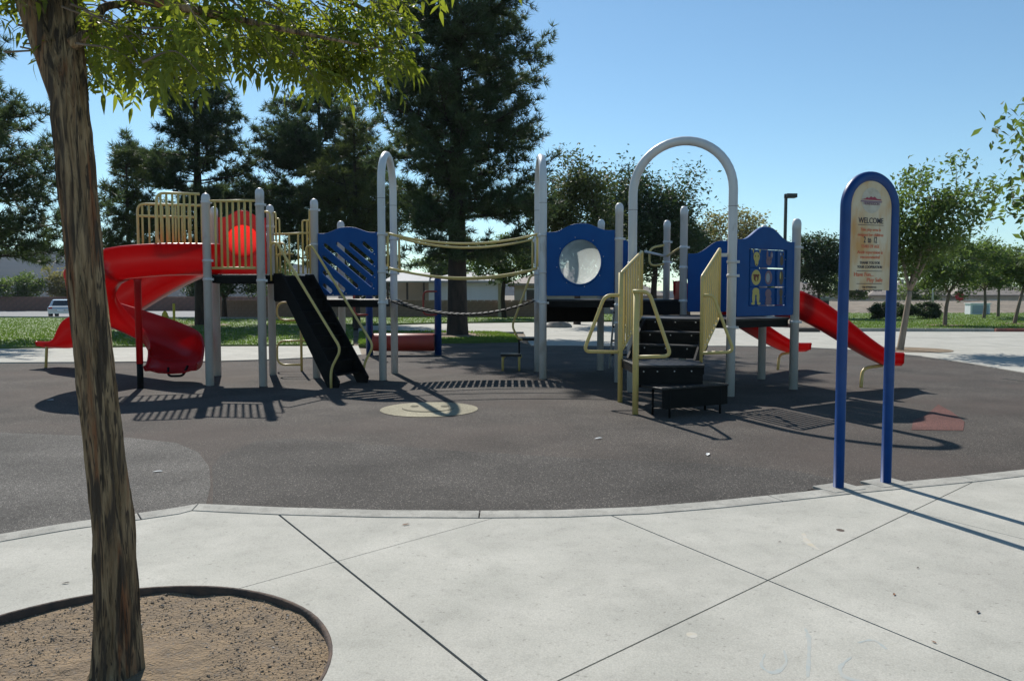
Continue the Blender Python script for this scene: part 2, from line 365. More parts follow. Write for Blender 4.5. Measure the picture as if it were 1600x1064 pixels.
# ---------------------------------------------------------------- the setting: terrain, paving, lawns
def gz(x, y):                              # height of the land
    b = 0.0
    if y > 56: 
        k = max(0, min(1, (x - 6) / 8))
        up = .8 * max(0, min(1, (y - 56) / 14)); dn = 2.4 * max(0, min(1, (y - 74) / 18))
        b = k * (up - dn)
    if x < -18 and y > 49: b -= .42 * min(1, (y - 49) / 4) * min(1, (-18 - x) / 6)
    return b
def terrain():
    xs = np.concatenate([np.linspace(-2000, -120, 12), np.linspace(-100, 120, 56), np.linspace(140, 2000, 12)])
    ys = np.concatenate([np.linspace(-60, 50, 12), np.linspace(53, 140, 40), np.linspace(160, 1500, 14)])
    v = []; f = []; nx = len(xs)
    for y in ys:
        for x in xs:
            z = gz(x, y) - .06
            if y > 57 and x > 8: z += .12 * noise.noise((x * .35, y * .35, 0))
            v.append((x, y, z))
    for j in range(len(ys) - 1):
        for i in range(nx - 1): f.append((j * nx + i, j * nx + i + 1, (j + 1) * nx + i + 1, (j + 1) * nx + i))
    m = MB(); m.add(v, f, True); return m.build('ground', M['dirt'], kind='structure')
terrain()
def hill():
    v = []; f = []; nx, ny = 150, 14
    for j in range(ny):
        for i in range(nx):
            x = -1500 + 2300 * i / (nx - 1); t = j / (ny - 1); y = 330 + 700 * t
            env = 46 + 26 * max(0, 1 - abs(x + 620) / 420) - 38 * max(0, min(1, (x + 250) / 350))
            h = env * math.sin(math.pi * min(1, t * 1.25) / 2 if t < .8 else math.pi / 2) * (1 + .30 * noise.noise((x * .006, y * .01, 3)) + .12 * noise.noise((x * .03, y * .03, 8)))
            v.append((x, y, max(-2.2, h * .86 * t ** .8 - 2.2)))
    for j in range(ny - 1):
        for i in range(nx - 1): f.append((j * nx + i, j * nx + i + 1, (j + 1) * nx + i + 1, (j + 1) * nx + i))
    MB().add(v, f, True).build('hills', M['hill'], kind='structure')
hill()

KO = [(-300, 895), (-150, 866), (0, 838), (100, 821), (215, 805), (270, 797), (310, 790), (380, 793), (450, 796), (600, 800), (750, 801), (870, 800), (1000, 795), (1100, 787),
      (1200, 777), (1310, 765), (1400, 756.5), (1500, 747), (1600, 736), (1750, 720), (1900, 705), (2100, 684)]
kerb_out = [Vector((*G(*p), 0)) for p in KO]
def offset(pts, d):
    o = []
    for i, p in enumerate(pts):
        t = (pts[min(i + 1, len(pts) - 1)] - pts[max(i - 1, 0)]).normalized(); o.append(p + Vector((t.y, -t.x, 0)) * d)
    return o
kerb_in = offset(kerb_out, .17)
BACK = [(2300, 760), (1950, 655), (1800, 620), (1600, 583), (1520, 569), (1440, 557), (1330, 547), (1250, 543), (1150, 541), (990, 541), (830, 540), (815, 535), (690, 537), (600, 546), (560, 556), (430, 563), (330, 566), (0, 568), (-200, 575), (-500, 600)]
rub = [(p.x, p.y - .1) for p in kerb_out] + [(p[0], p[1]) for p in (G(*q) for q in BACK)]
rubber = sheet('rubber_surface', rub, 0.0, M['rubber'], kind='structure', th=.04)
def inlay(name, px, z, mt): return sheet(name, [G(*p) for p in px], z, mt, rubber)
inlay('grey_patch', [(-260, 885), (0, 836), (215, 803), (300, 789.5), (322, 788), (329, 760), (327, 730), (310, 707), (275, 692), (200, 684), (100, 680), (0, 676), (-260, 690)], .004, M['rubber_grey'])
inlay('dark_strip', [(332, 789), (333, 760), (331, 730), (345, 712), (400, 690), (450, 686), (520, 690), (700, 704), (900, 716), (1090, 724), (1240, 736), (1320, 752), (1240, 771.5), (1100, 785.5), (1000, 793.5), (870, 798.5), (600, 798.5), (450, 794.5)], .004, M['rubber_dark'])
inlay('red_patch', [(1424, 672), (1427, 657), (1447, 649), (1466, 632), (1488, 644), (1507, 659), (1505, 673)], .004, M['rubber_red'])
SX, SY, SR = -1.07, 9.98, .63
sheet('smiley_disc', arc(SX, SY, SR, SR * 1.02, 0, 2 * math.pi, 48)[:-1], .006, M['rubber_tan'], rubber)
for s in (-1, 1): sheet('smiley_eye', arc(SX + s * .2 - .02, SY + .24, .055, .075, 0, 2 * math.pi, 14)[:-1], .010, M['rubber_brown'], rubber)
mo = arc(SX - .02, SY + .16, .36, .44, R(200), R(340), 20); mi_ = arc(SX - .02, SY + .20, .36, .40, R(340), R(200), 20)
sheet('smiley_mouth', mo + mi_, .010, M['rubber_brown'], rubber)

# front pavement: slabs cut by the sawn joints
def clip(poly, a, b, side, gap):
    a = Vector(a); b = Vector(b); n = Vector((-(b - a).y, (b - a).x)).normalized() * side
    out = []; d = [n.dot(Vector(p) - a) - gap for p in poly]
    for i in range(len(poly)):
        j = (i + 1) % len(poly)
        if d[i] >= 0: out.append(poly[i])
        if (d[i] >= 0) != (d[j] >= 0):
            t = d[i] / (d[i] - d[j]); p = Vector(poly[i]) * (1 - t) + Vector(poly[j]) * t; out.append((p.x, p.y))
    return out
pave = thing_p = bpy.data.objects.new('front_pavement', None); C.objects.link(pave); pave['kind'] = 'structure'; org[pave.name] = Vector((0, 0, 0))
base = [(p.x, p.y - .006) for p in kerb_in] + [(11, -5), (-8, -5)]
filler = sheet('joint_filler', [(p.x, p.y - .03) for p in kerb_in] + [(11, -5), (-8, -5)], -.006, M['joint'], pave, th=.03)
L1 = (G(435, 806), G(755, 1064)); J2 = (G(390, 918), G(760, 815)); L3 = (G(965, 812), G(1205, 912)); L4 = (G(880, 1064), G(1500, 765)); J5 = (G(1425, 801), G(1600, 845))
WELL, WR = (-1.645, 2.97), .905
cells = []
for s1 in (1, -1):
    A = clip(base, *L1, s1, .007)
    for s3 in (1, -1):
        B = clip(A, *L3, s3, .005)
        for s4 in (1, -1):
            D = clip(B, *L4, s4, .0045)
            if len(D) < 3: continue
            cx = sum(p[0] for p in D) / len(D)
            right4 = s4 == -1
            if not right4 and s3 == -1 or (not right4 and s1 == -1):
                for s2 in (1, -1):
                    E_ = clip(D, *J2, s2, .003)
                    if len(E_) > 2: cells.append(E_)
            elif right4 and s3 == 1:
                for s5 in (1, -1):
                    E_ = clip(D, *J5, s5, .003)
                    if len(E_) > 2: cells.append(E_)
            else: cells.append(D)
wm = MB().lathe((WELL[0], WELL[1], 0), [(WR + .012, -.5), (WR + .012, .5)], 72); wo = wm.build('tmp_cut', M['joint'])
def area(p): return abs(sum(p[i][0] * p[(i + 1) % len(p)][1] - p[(i + 1) % len(p)][0] * p[i][1] for i in range(len(p)))) / 2
dgcuts = [filler]
for k, c in enumerate(cells):
    if area(c) < .002: continue
    o = MB().prism(c, -.05, .012).build('slab', M['concrete'], pave)
    if min(p[0] for p in c) < -.7: dgcuts.append(o)
for o in dgcuts:
    b = o.modifiers.new('cut', 'BOOLEAN'); b.operation = 'DIFFERENCE'; b.object = wo; b.solver = 'EXACT'
bpy.context.view_layer.update(); dg = bpy.context.evaluated_depsgraph_get()
for o in dgcuts:
    me = bpy.data.meshes.new_from_object(o.evaluated_get(dg)); o.modifiers.clear(); o.data = me; me.name = 'slab'
bpy.data.objects.remove(wo)
# border band in lengths
cuts = [0, 4, 6, 10, 14, 17, 19, len(kerb_out) - 1]
for a, b in zip(cuts[:-1], cuts[1:]):
    q = [(p.x, p.y) for p in kerb_out[a:b + 1]]; r_ = [(p.x, p.y) for p in kerb_in[a:b + 1]]
    def ease(l, g=.004):
        d = (Vector(l[1]) - Vector(l[0])).normalized() * g; e = (Vector(l[-2]) - Vector(l[-1])).normalized() * g
        return [tuple(Vector(l[0]) + d)] + l[1:-1] + [tuple(Vector(l[-1]) + e)]
    MB().prism(ease(q) + ease(r_)[::-1], -.05, .017).build('border_strip', M['concrete_b'], pave, bevel=.004)
def mark(name, pts, wd, z, mt):            # a soft worn mark on the paving
    pts = catmull([(*G(*p), 0) for p in pts], 6); l = []; r_ = []
    for i, p in enumerate(pts):
        t = (pts[min(i + 1, len(pts) - 1)] - pts[max(i - 1, 0)]).normalized(); k = wd * (.6 + .5 * noise.noise((i * .5, wd * 40, z))) * (.3 + .7 * math.sin(math.pi * (i + .5) / len(pts)))
        l.append((p.x - t.y * k, p.y + t.x * k)); r_.append((p.x + t.y * k, p.y - t.x * k))
    sheet(name, l + r_[::-1], z, mt, pave)
mark('chalk_mark', [(1330, 1030), (1312, 1048), (1325, 1064), (1370, 1070)], .016, .0126, M['chalk'])
mark('chalk_mark', [(1340, 1008), (1365, 1004), (1385, 1018)], .014, .0126, M['chalk'])
mark('chalk_mark', [(1195, 1025), (1190, 1045), (1210, 1055), (1228, 1040), (1225, 1020)], .014, .0126, M['chalk'])
mark('chalk_mark', [(1258, 985), (1264, 1005), (1262, 1062)], .016, .0126, M['chalk'])
mark('stain_mark', [(1255, 836), (1262, 850), (1280, 862)], .03, .0126, M['stain'])
for (x, y) in ((1313, 831), (1081, 996)):
    cx, cy = G(x, y); sheet('metal_disc', arc(cx, cy, .024, .03, 0, 2 * math.pi, 16)[:-1], .0127, M['stain' if x < 1100 else 'edging'], pave)

# tree well
well = bpy.data.objects.new('tree_well', None); C.objects.link(well); well['kind'] = 'structure'; org[well.name] = Vector((0, 0, 0))
def soil():
    v = []; f = []; nr, na = 46, 96
    v.append((WELL[0], WELL[1], -.02))
    for i in range(1, nr + 1):
        for k in range(na):
            r_ = (WR - .002) * i / nr; a = 2 * math.pi * k / na; x = WELL[0] + r_ * math.cos(a); y = WELL[1] + r_ * math.sin(a)
            z = -.022 + .012 * noise.noise((x * 6, y * 6, 0)) + .007 * noise.noise((x * 25, y * 25, 1)) + .01 * noise.noise((x * 2, y * 2, 4))
            d = math.hypot(x + 1.53, y - 3.0); z += .03 * math.exp(-(d / .2) ** 2)
            v.append((x, y, z))
    for k in range(na): f.append((0, 1 + k, 1 + (k + 1) % na))
    for i in range(nr - 1):
        for k in range(na): a = 1 + i * na + k; b = 1 + i * na + (k + 1) % na; f.append((a, a + na, b + na, b))
    MB().add(v, f, True).build('soil', M['soil'], well)
soil()
ring = MB(); nseg = 72; v = []; f = []
for k in range(nseg):
    a = 2 * math.pi * k / nseg; wob = .004 * noise.noise((math.cos(a) * 3, math.sin(a) * 3, 5))
    for (dr, z) in ((-.004, -.09), (-.006, .006), (.003, .0135), (.0105, .0125), (.0105, -.09)): v.append((WELL[0] + (WR + dr + wob) * math.cos(a), WELL[1] + (WR + dr + wob) * math.sin(a), z))
for k in range(nseg):
    for j in range(4): f.append((k * 5 + j, k * 5 + j + 1, ((k + 1) % nseg) * 5 + j + 1, ((k + 1) % nseg) * 5 + j))
ring.add(v, f, True).build('edging', M['edging'], well)

def scatter(tv, tf, pos, rot, scl):       # many copies of one small shape as arrays
    n = len(pos); k = len(tv); tv = np.asarray(tv, float)
    V = np.einsum('nij,kj->nki', rot, tv) * np.asarray(scl).reshape(n, 1, -1) + pos[:, None, :]
    Fq = np.asarray(tf)[None] + (np.arange(n) * k)[:, None, None]
    return V.reshape(-1, 3), Fq.reshape(-1, Fq.shape[-1])
def np_mesh(name, V, Fq, mts, parent=None, kind=None, smooth=False, mi=None):
    off = org.get(parent.name, Vector((0, 0, 0))) if parent is not None else Vector((0, 0, 0))
    V = V - np.array(off)[None]
    me = bpy.data.meshes.new(name); n, k = Fq.shape
    me.vertices.add(len(V)); me.vertices.foreach_set('co', V.astype(np.float32).ravel())
    me.loops.add(n * k); me.loops.foreach_set('vertex_index', Fq.astype(np.int32).ravel())
    me.polygons.add(n); me.polygons.foreach_set('loop_start', np.arange(0, n * k, k, dtype=np.int32))
    for m in (mts if isinstance(mts, (list, tuple)) else [mts]): me.materials.append(m)
    if mi is not None: me.polygons.foreach_set('material_index', mi.astype(np.int32))
    me.polygons.foreach_set('use_smooth', np.full(n, smooth)); me.update(calc_edges=True); me.validate()
    o = link(name, me, parent); return tag(o, kind=kind)
def rand_rot(n, tilt=math.pi, gen=nrg):
    a = gen.uniform(0, 2 * np.pi, n); b = gen.uniform(-tilt, tilt, n); c = gen.uniform(-tilt, tilt, n)
    return eul(a, b, c)
def eul(a, b, c):
    ca, sa, cb, sb, cc, sc = np.cos(a), np.sin(a), np.cos(b), np.sin(b), np.cos(c), np.sin(c)
    o = np.zeros_like(a); i = np.ones_like(a)
    Rz = np.stack([np.stack([ca, -sa, o], -1), np.stack([sa, ca, o], -1), np.stack([o, o, i], -1)], -2)
    Ry = np.stack([np.stack([cb, o, sb], -1), np.stack([o, i, o], -1), np.stack([-sb, o, cb], -1)], -2)
    Rx = np.stack([np.stack([i, o, o], -1), np.stack([o, cc, -sc], -1), np.stack([o, sc, cc], -1)], -2)
    return Rz @ Ry @ Rx
# pebbles in the well
n = 11000; rr = WR * .985 * np.sqrt(nrg.uniform(0, 1, n)); aa = nrg.uniform(0, 2 * np.pi, n)
pos = np.stack([WELL[0] + rr * np.cos(aa), WELL[1] + rr * np.sin(aa), np.full(n, -.030)], -1)
for i in range(n):
    x, y = pos[i, 0], pos[i, 1]; pos[i, 2] = -.020 + .012 * noise.noise((x * 6, y * 6, 0)) + .007 * noise.noise((x * 25, y * 25, 1)) + .01 * noise.noise((x * 2, y * 2, 4))
tv = [(1, 0, -.3), (.2, .9, -.3), (-.9, .3, -.3), (-.3, -.9, -.3), (.1, .1, .55)]; tf = [(0, 1, 4), (1, 2, 4), (2, 3, 4), (3, 0, 4)]
sc_ = nrg.lognormal(math.log(.0029), .6, n).clip(.0012, .013)
V, Fq = scatter(tv, tf, pos, rand_rot(n, .5), np.stack([sc_, sc_ * nrg.uniform(.6, 1, n), sc_ * .8], -1))
np_mesh('gravel', V, Fq, M['pebble'], well, 'stuff')

# paved plaza and walk behind, in slabs
def slabs(name, poly, z, cell, ang, mt, gap=.012):
    root = bpy.data.objects.new(name, None); C.objects.link(root); root['kind'] = 'structure'; org[root.name] = Vector((0, 0, 0))
    ca, sa = math.cos(ang), math.sin(ang); loc = [(x * ca + y * sa, -x * sa + y * ca) for x, y in poly]
    x0, x1 = min(p[0] for p in loc), max(p[0] for p in loc); y0, y1 = min(p[1] for p in loc), max(p[1] for p in loc)
    i = 0
    X = x0
    while X < x1:
        Yy = y0
        while Yy < y1:
            c = clip(loc, (X, 0), (X, 1), -1, gap / 2); c = c and clip(c, (X + cell, 0), (X + cell, 1), 1, gap / 2)
            c = c and clip(c, (0, Yy), (1, Yy), 1, gap / 2); c = c and clip(c, (0, Yy + cell), (1, Yy + cell), -1, gap / 2)
            if c and len(c) > 2 and area(c) > .02:
                MB().prism([(x * ca - y * sa, x * sa + y * ca) for x, y in c], z - .05, z + .002 * (i % 2)).build('slab', mt, root); i += 1
            Yy += cell
        X += cell
    return root
front_edge = [G(*q) for q in BACK]
plaza_poly = [(p[0], p[1]) for p in front_edge[:11]] + [G(826, 535), G(818, 519), G(700, 518.5), G(560, 519), G(560, 510), G(700, 506), G(860, 504), G(1000, 503), G(1150, 509), G(1250, 513), G(1335, 518), G(1600, 519), G(2000, 522), G(2500, 560)]
slabs('plaza', plaza_poly, .012, 3.6, R(12), M['concrete'])
walk_poly = [G(*q) for q in ((565, 555), (430, 562), (330, 565), (0, 567), (-200, 574), (-450, 590), (-450, 552), (-200, 547), (0, 545.5), (330, 542), (560, 541))]
slabs('walkway', walk_poly, .012, 3.0, R(-3), M['concrete'])
road = sheet('road', [(-120, 53), (-26, 53), (-24, 56), (-24, 84), (-120, 84)], -.42, M['asphalt'], kind='structure')
sheet('painted_line', [(-60, 57.5), (-34, 57.5), (-34, 58.3), (-60, 58.3)], -.414, M['whitepaint'], road)
def lawn(name, poly, nblade, hb=.05, label=None, bare=(), zf=None):
    o = sheet(name, poly, .045, M['grass'], kind='structure', th=.08)
    xs = [p[0] for p in poly]; ys = [p[1] for p in poly]; P = np.array(poly)
    n = nblade * 3; x = nrg.uniform(min(xs), max(xs), n)
    u = nrg.uniform(0, 1, n); ya, yb = min(ys), max(ys); y = 1 / (1 / ya + u * (1 / yb - 1 / ya))     # denser near the viewer's path
    ins = np.zeros(n, bool); j = len(P) - 1
    for i in range(len(P)):
        c = ((P[i, 1] > y) != (P[j, 1] > y)) & (x < (P[j, 0] - P[i, 0]) * (y - P[i, 1]) / (P[j, 1] - P[i, 1] + 1e-9) + P[i, 0]); ins ^= c; j = i
    for (bx, by, br) in bare: ins &= (np.hypot(x - bx, y - by) > br * nrg.uniform(.7, 1.3, n))
    x, y = x[ins][:nblade], y[ins][:nblade]; n = len(x)
    pos = np.stack([x, y, np.full(n, .043)], -1); s = nrg.uniform(.6, 1.4, n)
    tv = [(-.5, 0, 0), (.5, 0, 0), (.15, .35, 1), (.25, .5, 0), (-.25, .5, 0), (0, 0, 1.2)]
    V, Fq = scatter(tv, [(0, 1, 2), (3, 4, 5)], pos, rand_rot(n, .25), np.stack([s * .05, s * .05, s * hb], -1))
    np_mesh('grass', V, Fq, M['blade'], o, 'stuff'); return o
PINE = (-1.91, 27.2)
lawn('lawn', [G(*q) for q in ((-400, 546), (0, 544.5), (330, 541), (552, 540), (552, 512), (430, 500), (0, 496), (-400, 496))], 26000)
lawn('lawn', [G(*q) for q in ((560, 540), (600, 543), (690, 536), (812, 534.5), (806, 527), (780, 521), (690, 519.5), (562, 520))], 9000, bare=((PINE[0] - .9, PINE[1] - .5, 2.2),))
lawn('lawn', [G(*q) for q in ((430, 507), (560, 508.5), (700, 504.5), (860, 502.5), (1000, 501), (1000, 492), (430, 492))], 9000)
LR = [G(*q) for q in ((1338, 517), (1450, 516.5), (1600, 516.5), (1900, 516), (2300, 516))] + [(62, 57), (22, 57), (19, 45), (16.3, 38)]
lawn('lawn', LR, 30000)
# kerbs: grey along the right lawn, red-painted lengths
def kerb(name, a, b, mt, wd=.16, h=.13):
    root = bpy.data.objects.new(name, None); C.objects.link(root); root['kind'] = 'structure'; org[root.name] = Vector((0, 0, 0))
    a = Vector((*a, 0)); b = Vector((*b, 0)); L_ = (b - a).length; d = (b - a) / L_; n = max(1, round(L_ / 3))
    for i in range(n):
        c = a + d * (L_ * (i + .5) / n); MB().box((c.x, c.y, h / 2 - .02), (L_ / n - .015, wd, h + .04), X=d).build('kerb_stone', mt, root, bevel=.02)
kerb('kerb_right_lawn', G(1338, 518), G(1552, 518.5), M['concrete_b']); kerb('kerb_red', G(1555, 518.5), G(2300, 520), M['redkerb'])
kerb('kerb_red_middle', G(1000, 502.2), G(1240, 510.5), M['redkerb'])
kerb('kerb_left_lawn', G(-300, 496), G(440, 499.5), M['concrete_b'])

# ---------------------------------------------------------------- the play structure (one connected thing)
V3 = lambda x, y, z=0: Vector((x, y, z))
play = thing('play_structure', (-.5, 13, 0), 'large playground structure with white posts, red slides and blue panels on rubber surface', 'play structure')
PR = .066
bolt_me = MB().lathe((0, 0, 0), [(.012, 0), (.012, .006), (.007, .011)], 10).mesh('bolt', M['bolt'])
def bolt(p, nrm, parent, s=1.0):
    q = Vector(nrm).to_track_quat('Z', 'Y'); m = q.to_matrix().to_4x4() @ Matrix.Scale(s, 4); m.translation = Vector(p)
    return link('bolt', bolt_me, parent, m)
def collar(p, z, parent):
    m = MB(); m.lathe((p[0], p[1], z - .022), [(PR + .001, 0), (PR + .010, .003), (PR + .010, .041), (PR + .001, .044)], 22)
    m.box((p[0] + PR + .02, p[1] - .01, z), (.035, .03, .038))
    return m.build('collar', M['post'], parent)
def post(p, top, collars=(), name='post'):
    dome = [(PR * math.cos(a), top - PR + PR * math.sin(a)) for a in [R(k) for k in (0, 20, 40, 60, 78, 88)]]
    m = MB().lathe((p[0], p[1], 0), [(PR, -.05), (PR, top - PR - .11), (PR + .003, top - PR - .108), (PR + .003, top - PR - .004)] + dome, 24)
    o = m.build(name, M['post'], play)
    for z in collars: collar(p, z, o)
    return o
def archpost(a, b, top, collars=()):
    a = Vector((*a, 0)); b = Vector((*b, 0)); c = (a + b) / 2; r_ = (b - a).length / 2; d = (b - a).normalized()
    zs = top - r_
    pts = [a + V3(0, 0, -.05), a + V3(0, 0, zs * .5), a + V3(0, 0, zs)] + [c - d * (r_ * math.cos(t)) + V3(0, 0, zs + r_ * math.sin(t)) for t in [math.pi * k / 22 for k in range(1, 22)]] + [b + V3(0, 0, zs), b + V3(0, 0, zs * .5), b + V3(0, 0, -.05)]
    o = MB().tube(pts, PR, 22).build('arch_post', M['post'], play)
    for z in collars: collar(a, z, o); collar(b, z, o)
    for q in (a, b): MB().lathe((q.x, q.y, zs - .25), [(PR + .0015, 0), (PR + .0015, .006)], 22).build('seam_ring', M['rubber_grey'], o)
    return o
ZL, Z2, Z3, Z4 = 1.80, 1.39, 1.39, 1.12
P0, P1, P2, P3, P4 = (-5.36, 14.1), (-4.92, 12.6), (-4.02, 12.5), (-4.40, 14.25), (-3.47, 13.75)
P5, P6, P7 = (-3.28, 15.0), (-2.23, 13.38), (-2.20, 14.52)
P8, P9 = (.54, 13.6), (.49, 14.85)
RB, RF = (1.72, 15.1), (1.79, 13.07)
A1, A2 = (1.82, 11.8), (3.18, 11.28)
QB, QF, T1, T2 = (4.37, 13.56), (4.40, 12.1), (3.02, 13.75), (3.05, 15.4)
post(P1, 3.10, (ZL - .08, 2.02, 2.95)); post(P2, 3.17, (ZL - .1, 2.9)); post(P0, 3.05, (ZL - .08,)); post(P3, 3.10, (ZL - .1, 2.7))
post(P4, 3.15, (ZL - .12, 2.35, 2.95)); post(P5, 2.88, (1.3,))
archpost(P6, P7, 3.93, (1.33, 1.86, 2.5)); archpost(P8, P9, 3.93, (1.33, 1.86, 2.5)); archpost(A1, A2, 3.72, (1.0, 1.75, 1.95))
post(RB, 2.92, (1.3, 2.4)); post(RF, 3.0, (1.0, 1.3, 2.4)); post(T1, 3.02, (1.36, 1.95, 2.3)); post(T2, 2.93, (1.3, 2.1, 2.5))
post(QB, 2.68, (1.05,)); post(QF, 2.65, (1.05, 2.2))
def deck(poly, z, name='deck'):
    c = Vector((sum(p[0] for p in poly) / len(poly), sum(p[1] for p in poly) / len(poly)))
    q = [tuple(c + (Vector(p) - c) * (1 - .075 / (Vector(p) - c).length)) for p in poly]
    o = MB().prism(q, z - .035, z).build(name, M['blackworn'], play, bevel=.006)
    m = MB(); n = len(q)
    for i in range(n):
        a = Vector((*q[i], z - .085)); b = Vector((*q[(i + 1) % n], z - .085)); inw = (Vector((*c, z - .085)) - (a + b) / 2).normalized() * .03
        m.box((a + b) / 2 + inw, ((b - a).length * .94, .04, .10), X=b - a)
    m.build('deck_frame', M['black'], o)
    return o
deck([P1, P2, P4, P3, P0], ZL); deck([P4, P6, P7, P5], Z2); deck([P8, RF, RB, P9], Z3); deck([RF, T1, T2, RB], Z3 - .004); deck([A1, A2, QF, QB, T1, RF], Z4)

# slatted yellow guard panels
def guard(a, b, z0, z1, n, round_end=None, r=.022, ext=0.0, name='guard_rail', rb=.012, drop=0):
    a = Vector((*a, 0)); b = Vector((*b, 0)); d = (b - a).normalized(); L_ = (b - a).length
    root = bpy.data.objects.new(name, None)
    up = lambda p, z: V3(p.x, p.y, z)
    fr = [up(a, z0 - drop), up(a, z1), up(b, z1), up(b, z0), up(a, z0)]
    if round_end == 'b': pts = fillet([up(a, z1), up(b, z1), up(b, z0), up(a, z0)], .13)
    elif round_end == 'all': pts = fillet([up(a + d * .1, z0), up(a, z0), up(a, z1), up(b, z1), up(b, z0), up(a + d * .1, z0)], .06)
    else: pts = None
    m = MB()
    if pts: m.tube(pts, r, 10)
    else: m.tube([up(a, z1), up(b, z1)], r, 10)
    bpy.data.objects.remove(root)
    o = m.build(name, M['yellow'], play)
    if not pts: MB().tube([up(a, z0), up(b, z0)], r, 10).build('lower_rail', M['yellow'], o)
    bar = MB().tube([(0, 0, z0 - ext), (0, 0, z1)], rb, 8).mesh('bar', M['yellow'])
    for i in range(n):
        p = a + d * (L_ * (i + .7) / (n + .4)); mt = Matrix.Translation((p.x, p.y, 0)); link('bar', bar, o, mt)
    return o
def between(a, b, g=.085):
    a = Vector(a); b = Vector(b); d = (b - a).normalized() * g; return tuple(a + d), tuple(b - d)
guard(*between(P1, P2), 1.90, 2.97, 7, rb=.019)
dl = Vector((-.965, -.262))
n1 = Vector(P1) + dl * .09; guard(tuple(n1), tuple(n1 + dl * .64), 2.26, 3.08, 7, 'b', rb=.018)
n0 = Vector(P0) + dl * .09 + Vector((0, -.12)); g0 = guard(tuple(n0), tuple(n0 + dl * 1.12), 2.22, 3.05, 10, 'b', rb=.018)
q0 = n0 + dl * .2; q1 = n0 + dl * 1.12
MB().tube([(q0.x, q0.y, 2.84), (q1.x, q1.y, 2.84)], .022, 10).build('hand_bar', M['yellow'], g0)
# rear barrier of the upper deck: stepped, bent bars
b0, b1 = between(P3, P4); b0 = Vector(b0); b1 = Vector(b1); dd = b1 - b0
def rp(t, z): p = b0 + dd * t; return (p.x, p.y, z)
rb_ = MB().tube([rp(0, 2.56), rp(1, 2.56)], .019, 10).build('rear_barrier', M['yellow'], play)
for t, zt in ((.06, 2.95), (.16, 2.84), (.42, 2.56), (.66, 2.56), (.78, 2.78), (.90, 2.78), (.97, 2.95)):
    e = -.1 if t < .5 else .1
    MB().tube(fillet([rp(t, 1.84), rp(t, zt), rp(min(1, max(0, t + e)), zt)], .06), .017, 8).build('bar', M['yellow'], rb_)
MB().tube(fillet([rp(.02, 2.40), rp(.30, 2.40), rp(.30, 1.84)], .09), .017, 8).build('bent_bar', M['yellow'], rb_)
MB().tube(fillet([rp(.08, 1.84), rp(.08, 2.2), rp(.52, 2.2)], .08), .017, 8).build('bent_bar', M['yellow'], rb_)
# hoop climber on the ground behind the upper deck
hx, hy = -4.06, 14.95
hc = MB().tube([(hx, hy, -.05), (hx, hy, 1.52)], .024, 10).build('hoop_climber', M['yellow'], play)
for z0, z1, l in ((.98, 1.32, .45), (.12, .58, .46)):
    MB().tube(fillet([(hx, hy, z0), (hx - l, hy - .02, z0), (hx - l, hy - .02, z1), (hx + .25, hy, z1 + .01)], .16, 8), .019, 8).build('hoop', M['yellow'], hc)

# moulded boards
def wave_top(w, h, rise, n=24):
    t = []
    for i in range(n + 1):
        x = i / n; s_ = 1 - abs(2 * x - 1); k = max(0, min(1, (s_ - .18) / .72)); k = k * k * (3 - 2 * k); t.append((w * x, h + rise * k))
    return t
def board(name, a, b, z0, h, rise, mt, holes=(), th=.045, g=.075):
    a = Vector((*a, z0)); b = Vector((*b, z0)); d = (b - a).normalized(); w_ = (b - a).length - 2 * g
    o_ = a + d * g
    outer = [(0, .02), (.02, 0), (w_ - .02, 0), (w_, .02)] + wave_top(w_, h, rise)[::-1]
    return plate2d(name, outer, [H_(w_) if callable(H_) else H_ for H_ in holes], th, mt, play, o_, d, (0, 0, 1)), o_, d, w_
def slot(x0, y0, x1, y1, r_):
    a = math.atan2(y1 - y0, x1 - x0)
    return [(x1 + r_ * math.cos(a - math.pi / 2 + math.pi * k / 6), y1 + r_ * math.sin(a - math.pi / 2 + math.pi * k / 6)) for k in range(7)] + \
           [(x0 + r_ * math.cos(a + math.pi / 2 + math.pi * k / 6), y0 + r_ * math.sin(a + math.pi / 2 + math.pi * k / 6)) for k in range(7)]
wS = (Vector(P6) - Vector(P4)).length - .15
sl = []
for c_, x0, x1 in ((.30, .10, .22), (.56, .10, .46), (.86, .10, .70), (1.14, .13, .96), (1.38, .36, .98), (1.60, .60, .98), (1.84, .84, .98)):
    k = 1.0
    xa = max(x0, .09) * wS / 1.08; xb = min(x1, 1.0) * wS / 1.08
    ya = c_ * .86 - k * xa * .78; yb = c_ * .86 - k * xb * .78
    sl.append(slot(xa, ya, xb, yb, .036))
pnl, o_, d_, w_ = board('slotted_panel', P4, P6, Z2 + .07, 1.08, .10, M['blue'], sl)
for s_ in sl: bolt(o_ + d_ * (s_[3][0] + .03) + V3(0, 0, s_[3][1] - .045) + V3(-d_.y, d_.x, 0) * -.03, (d_.y, -d_.x, 0), pnl, .9)
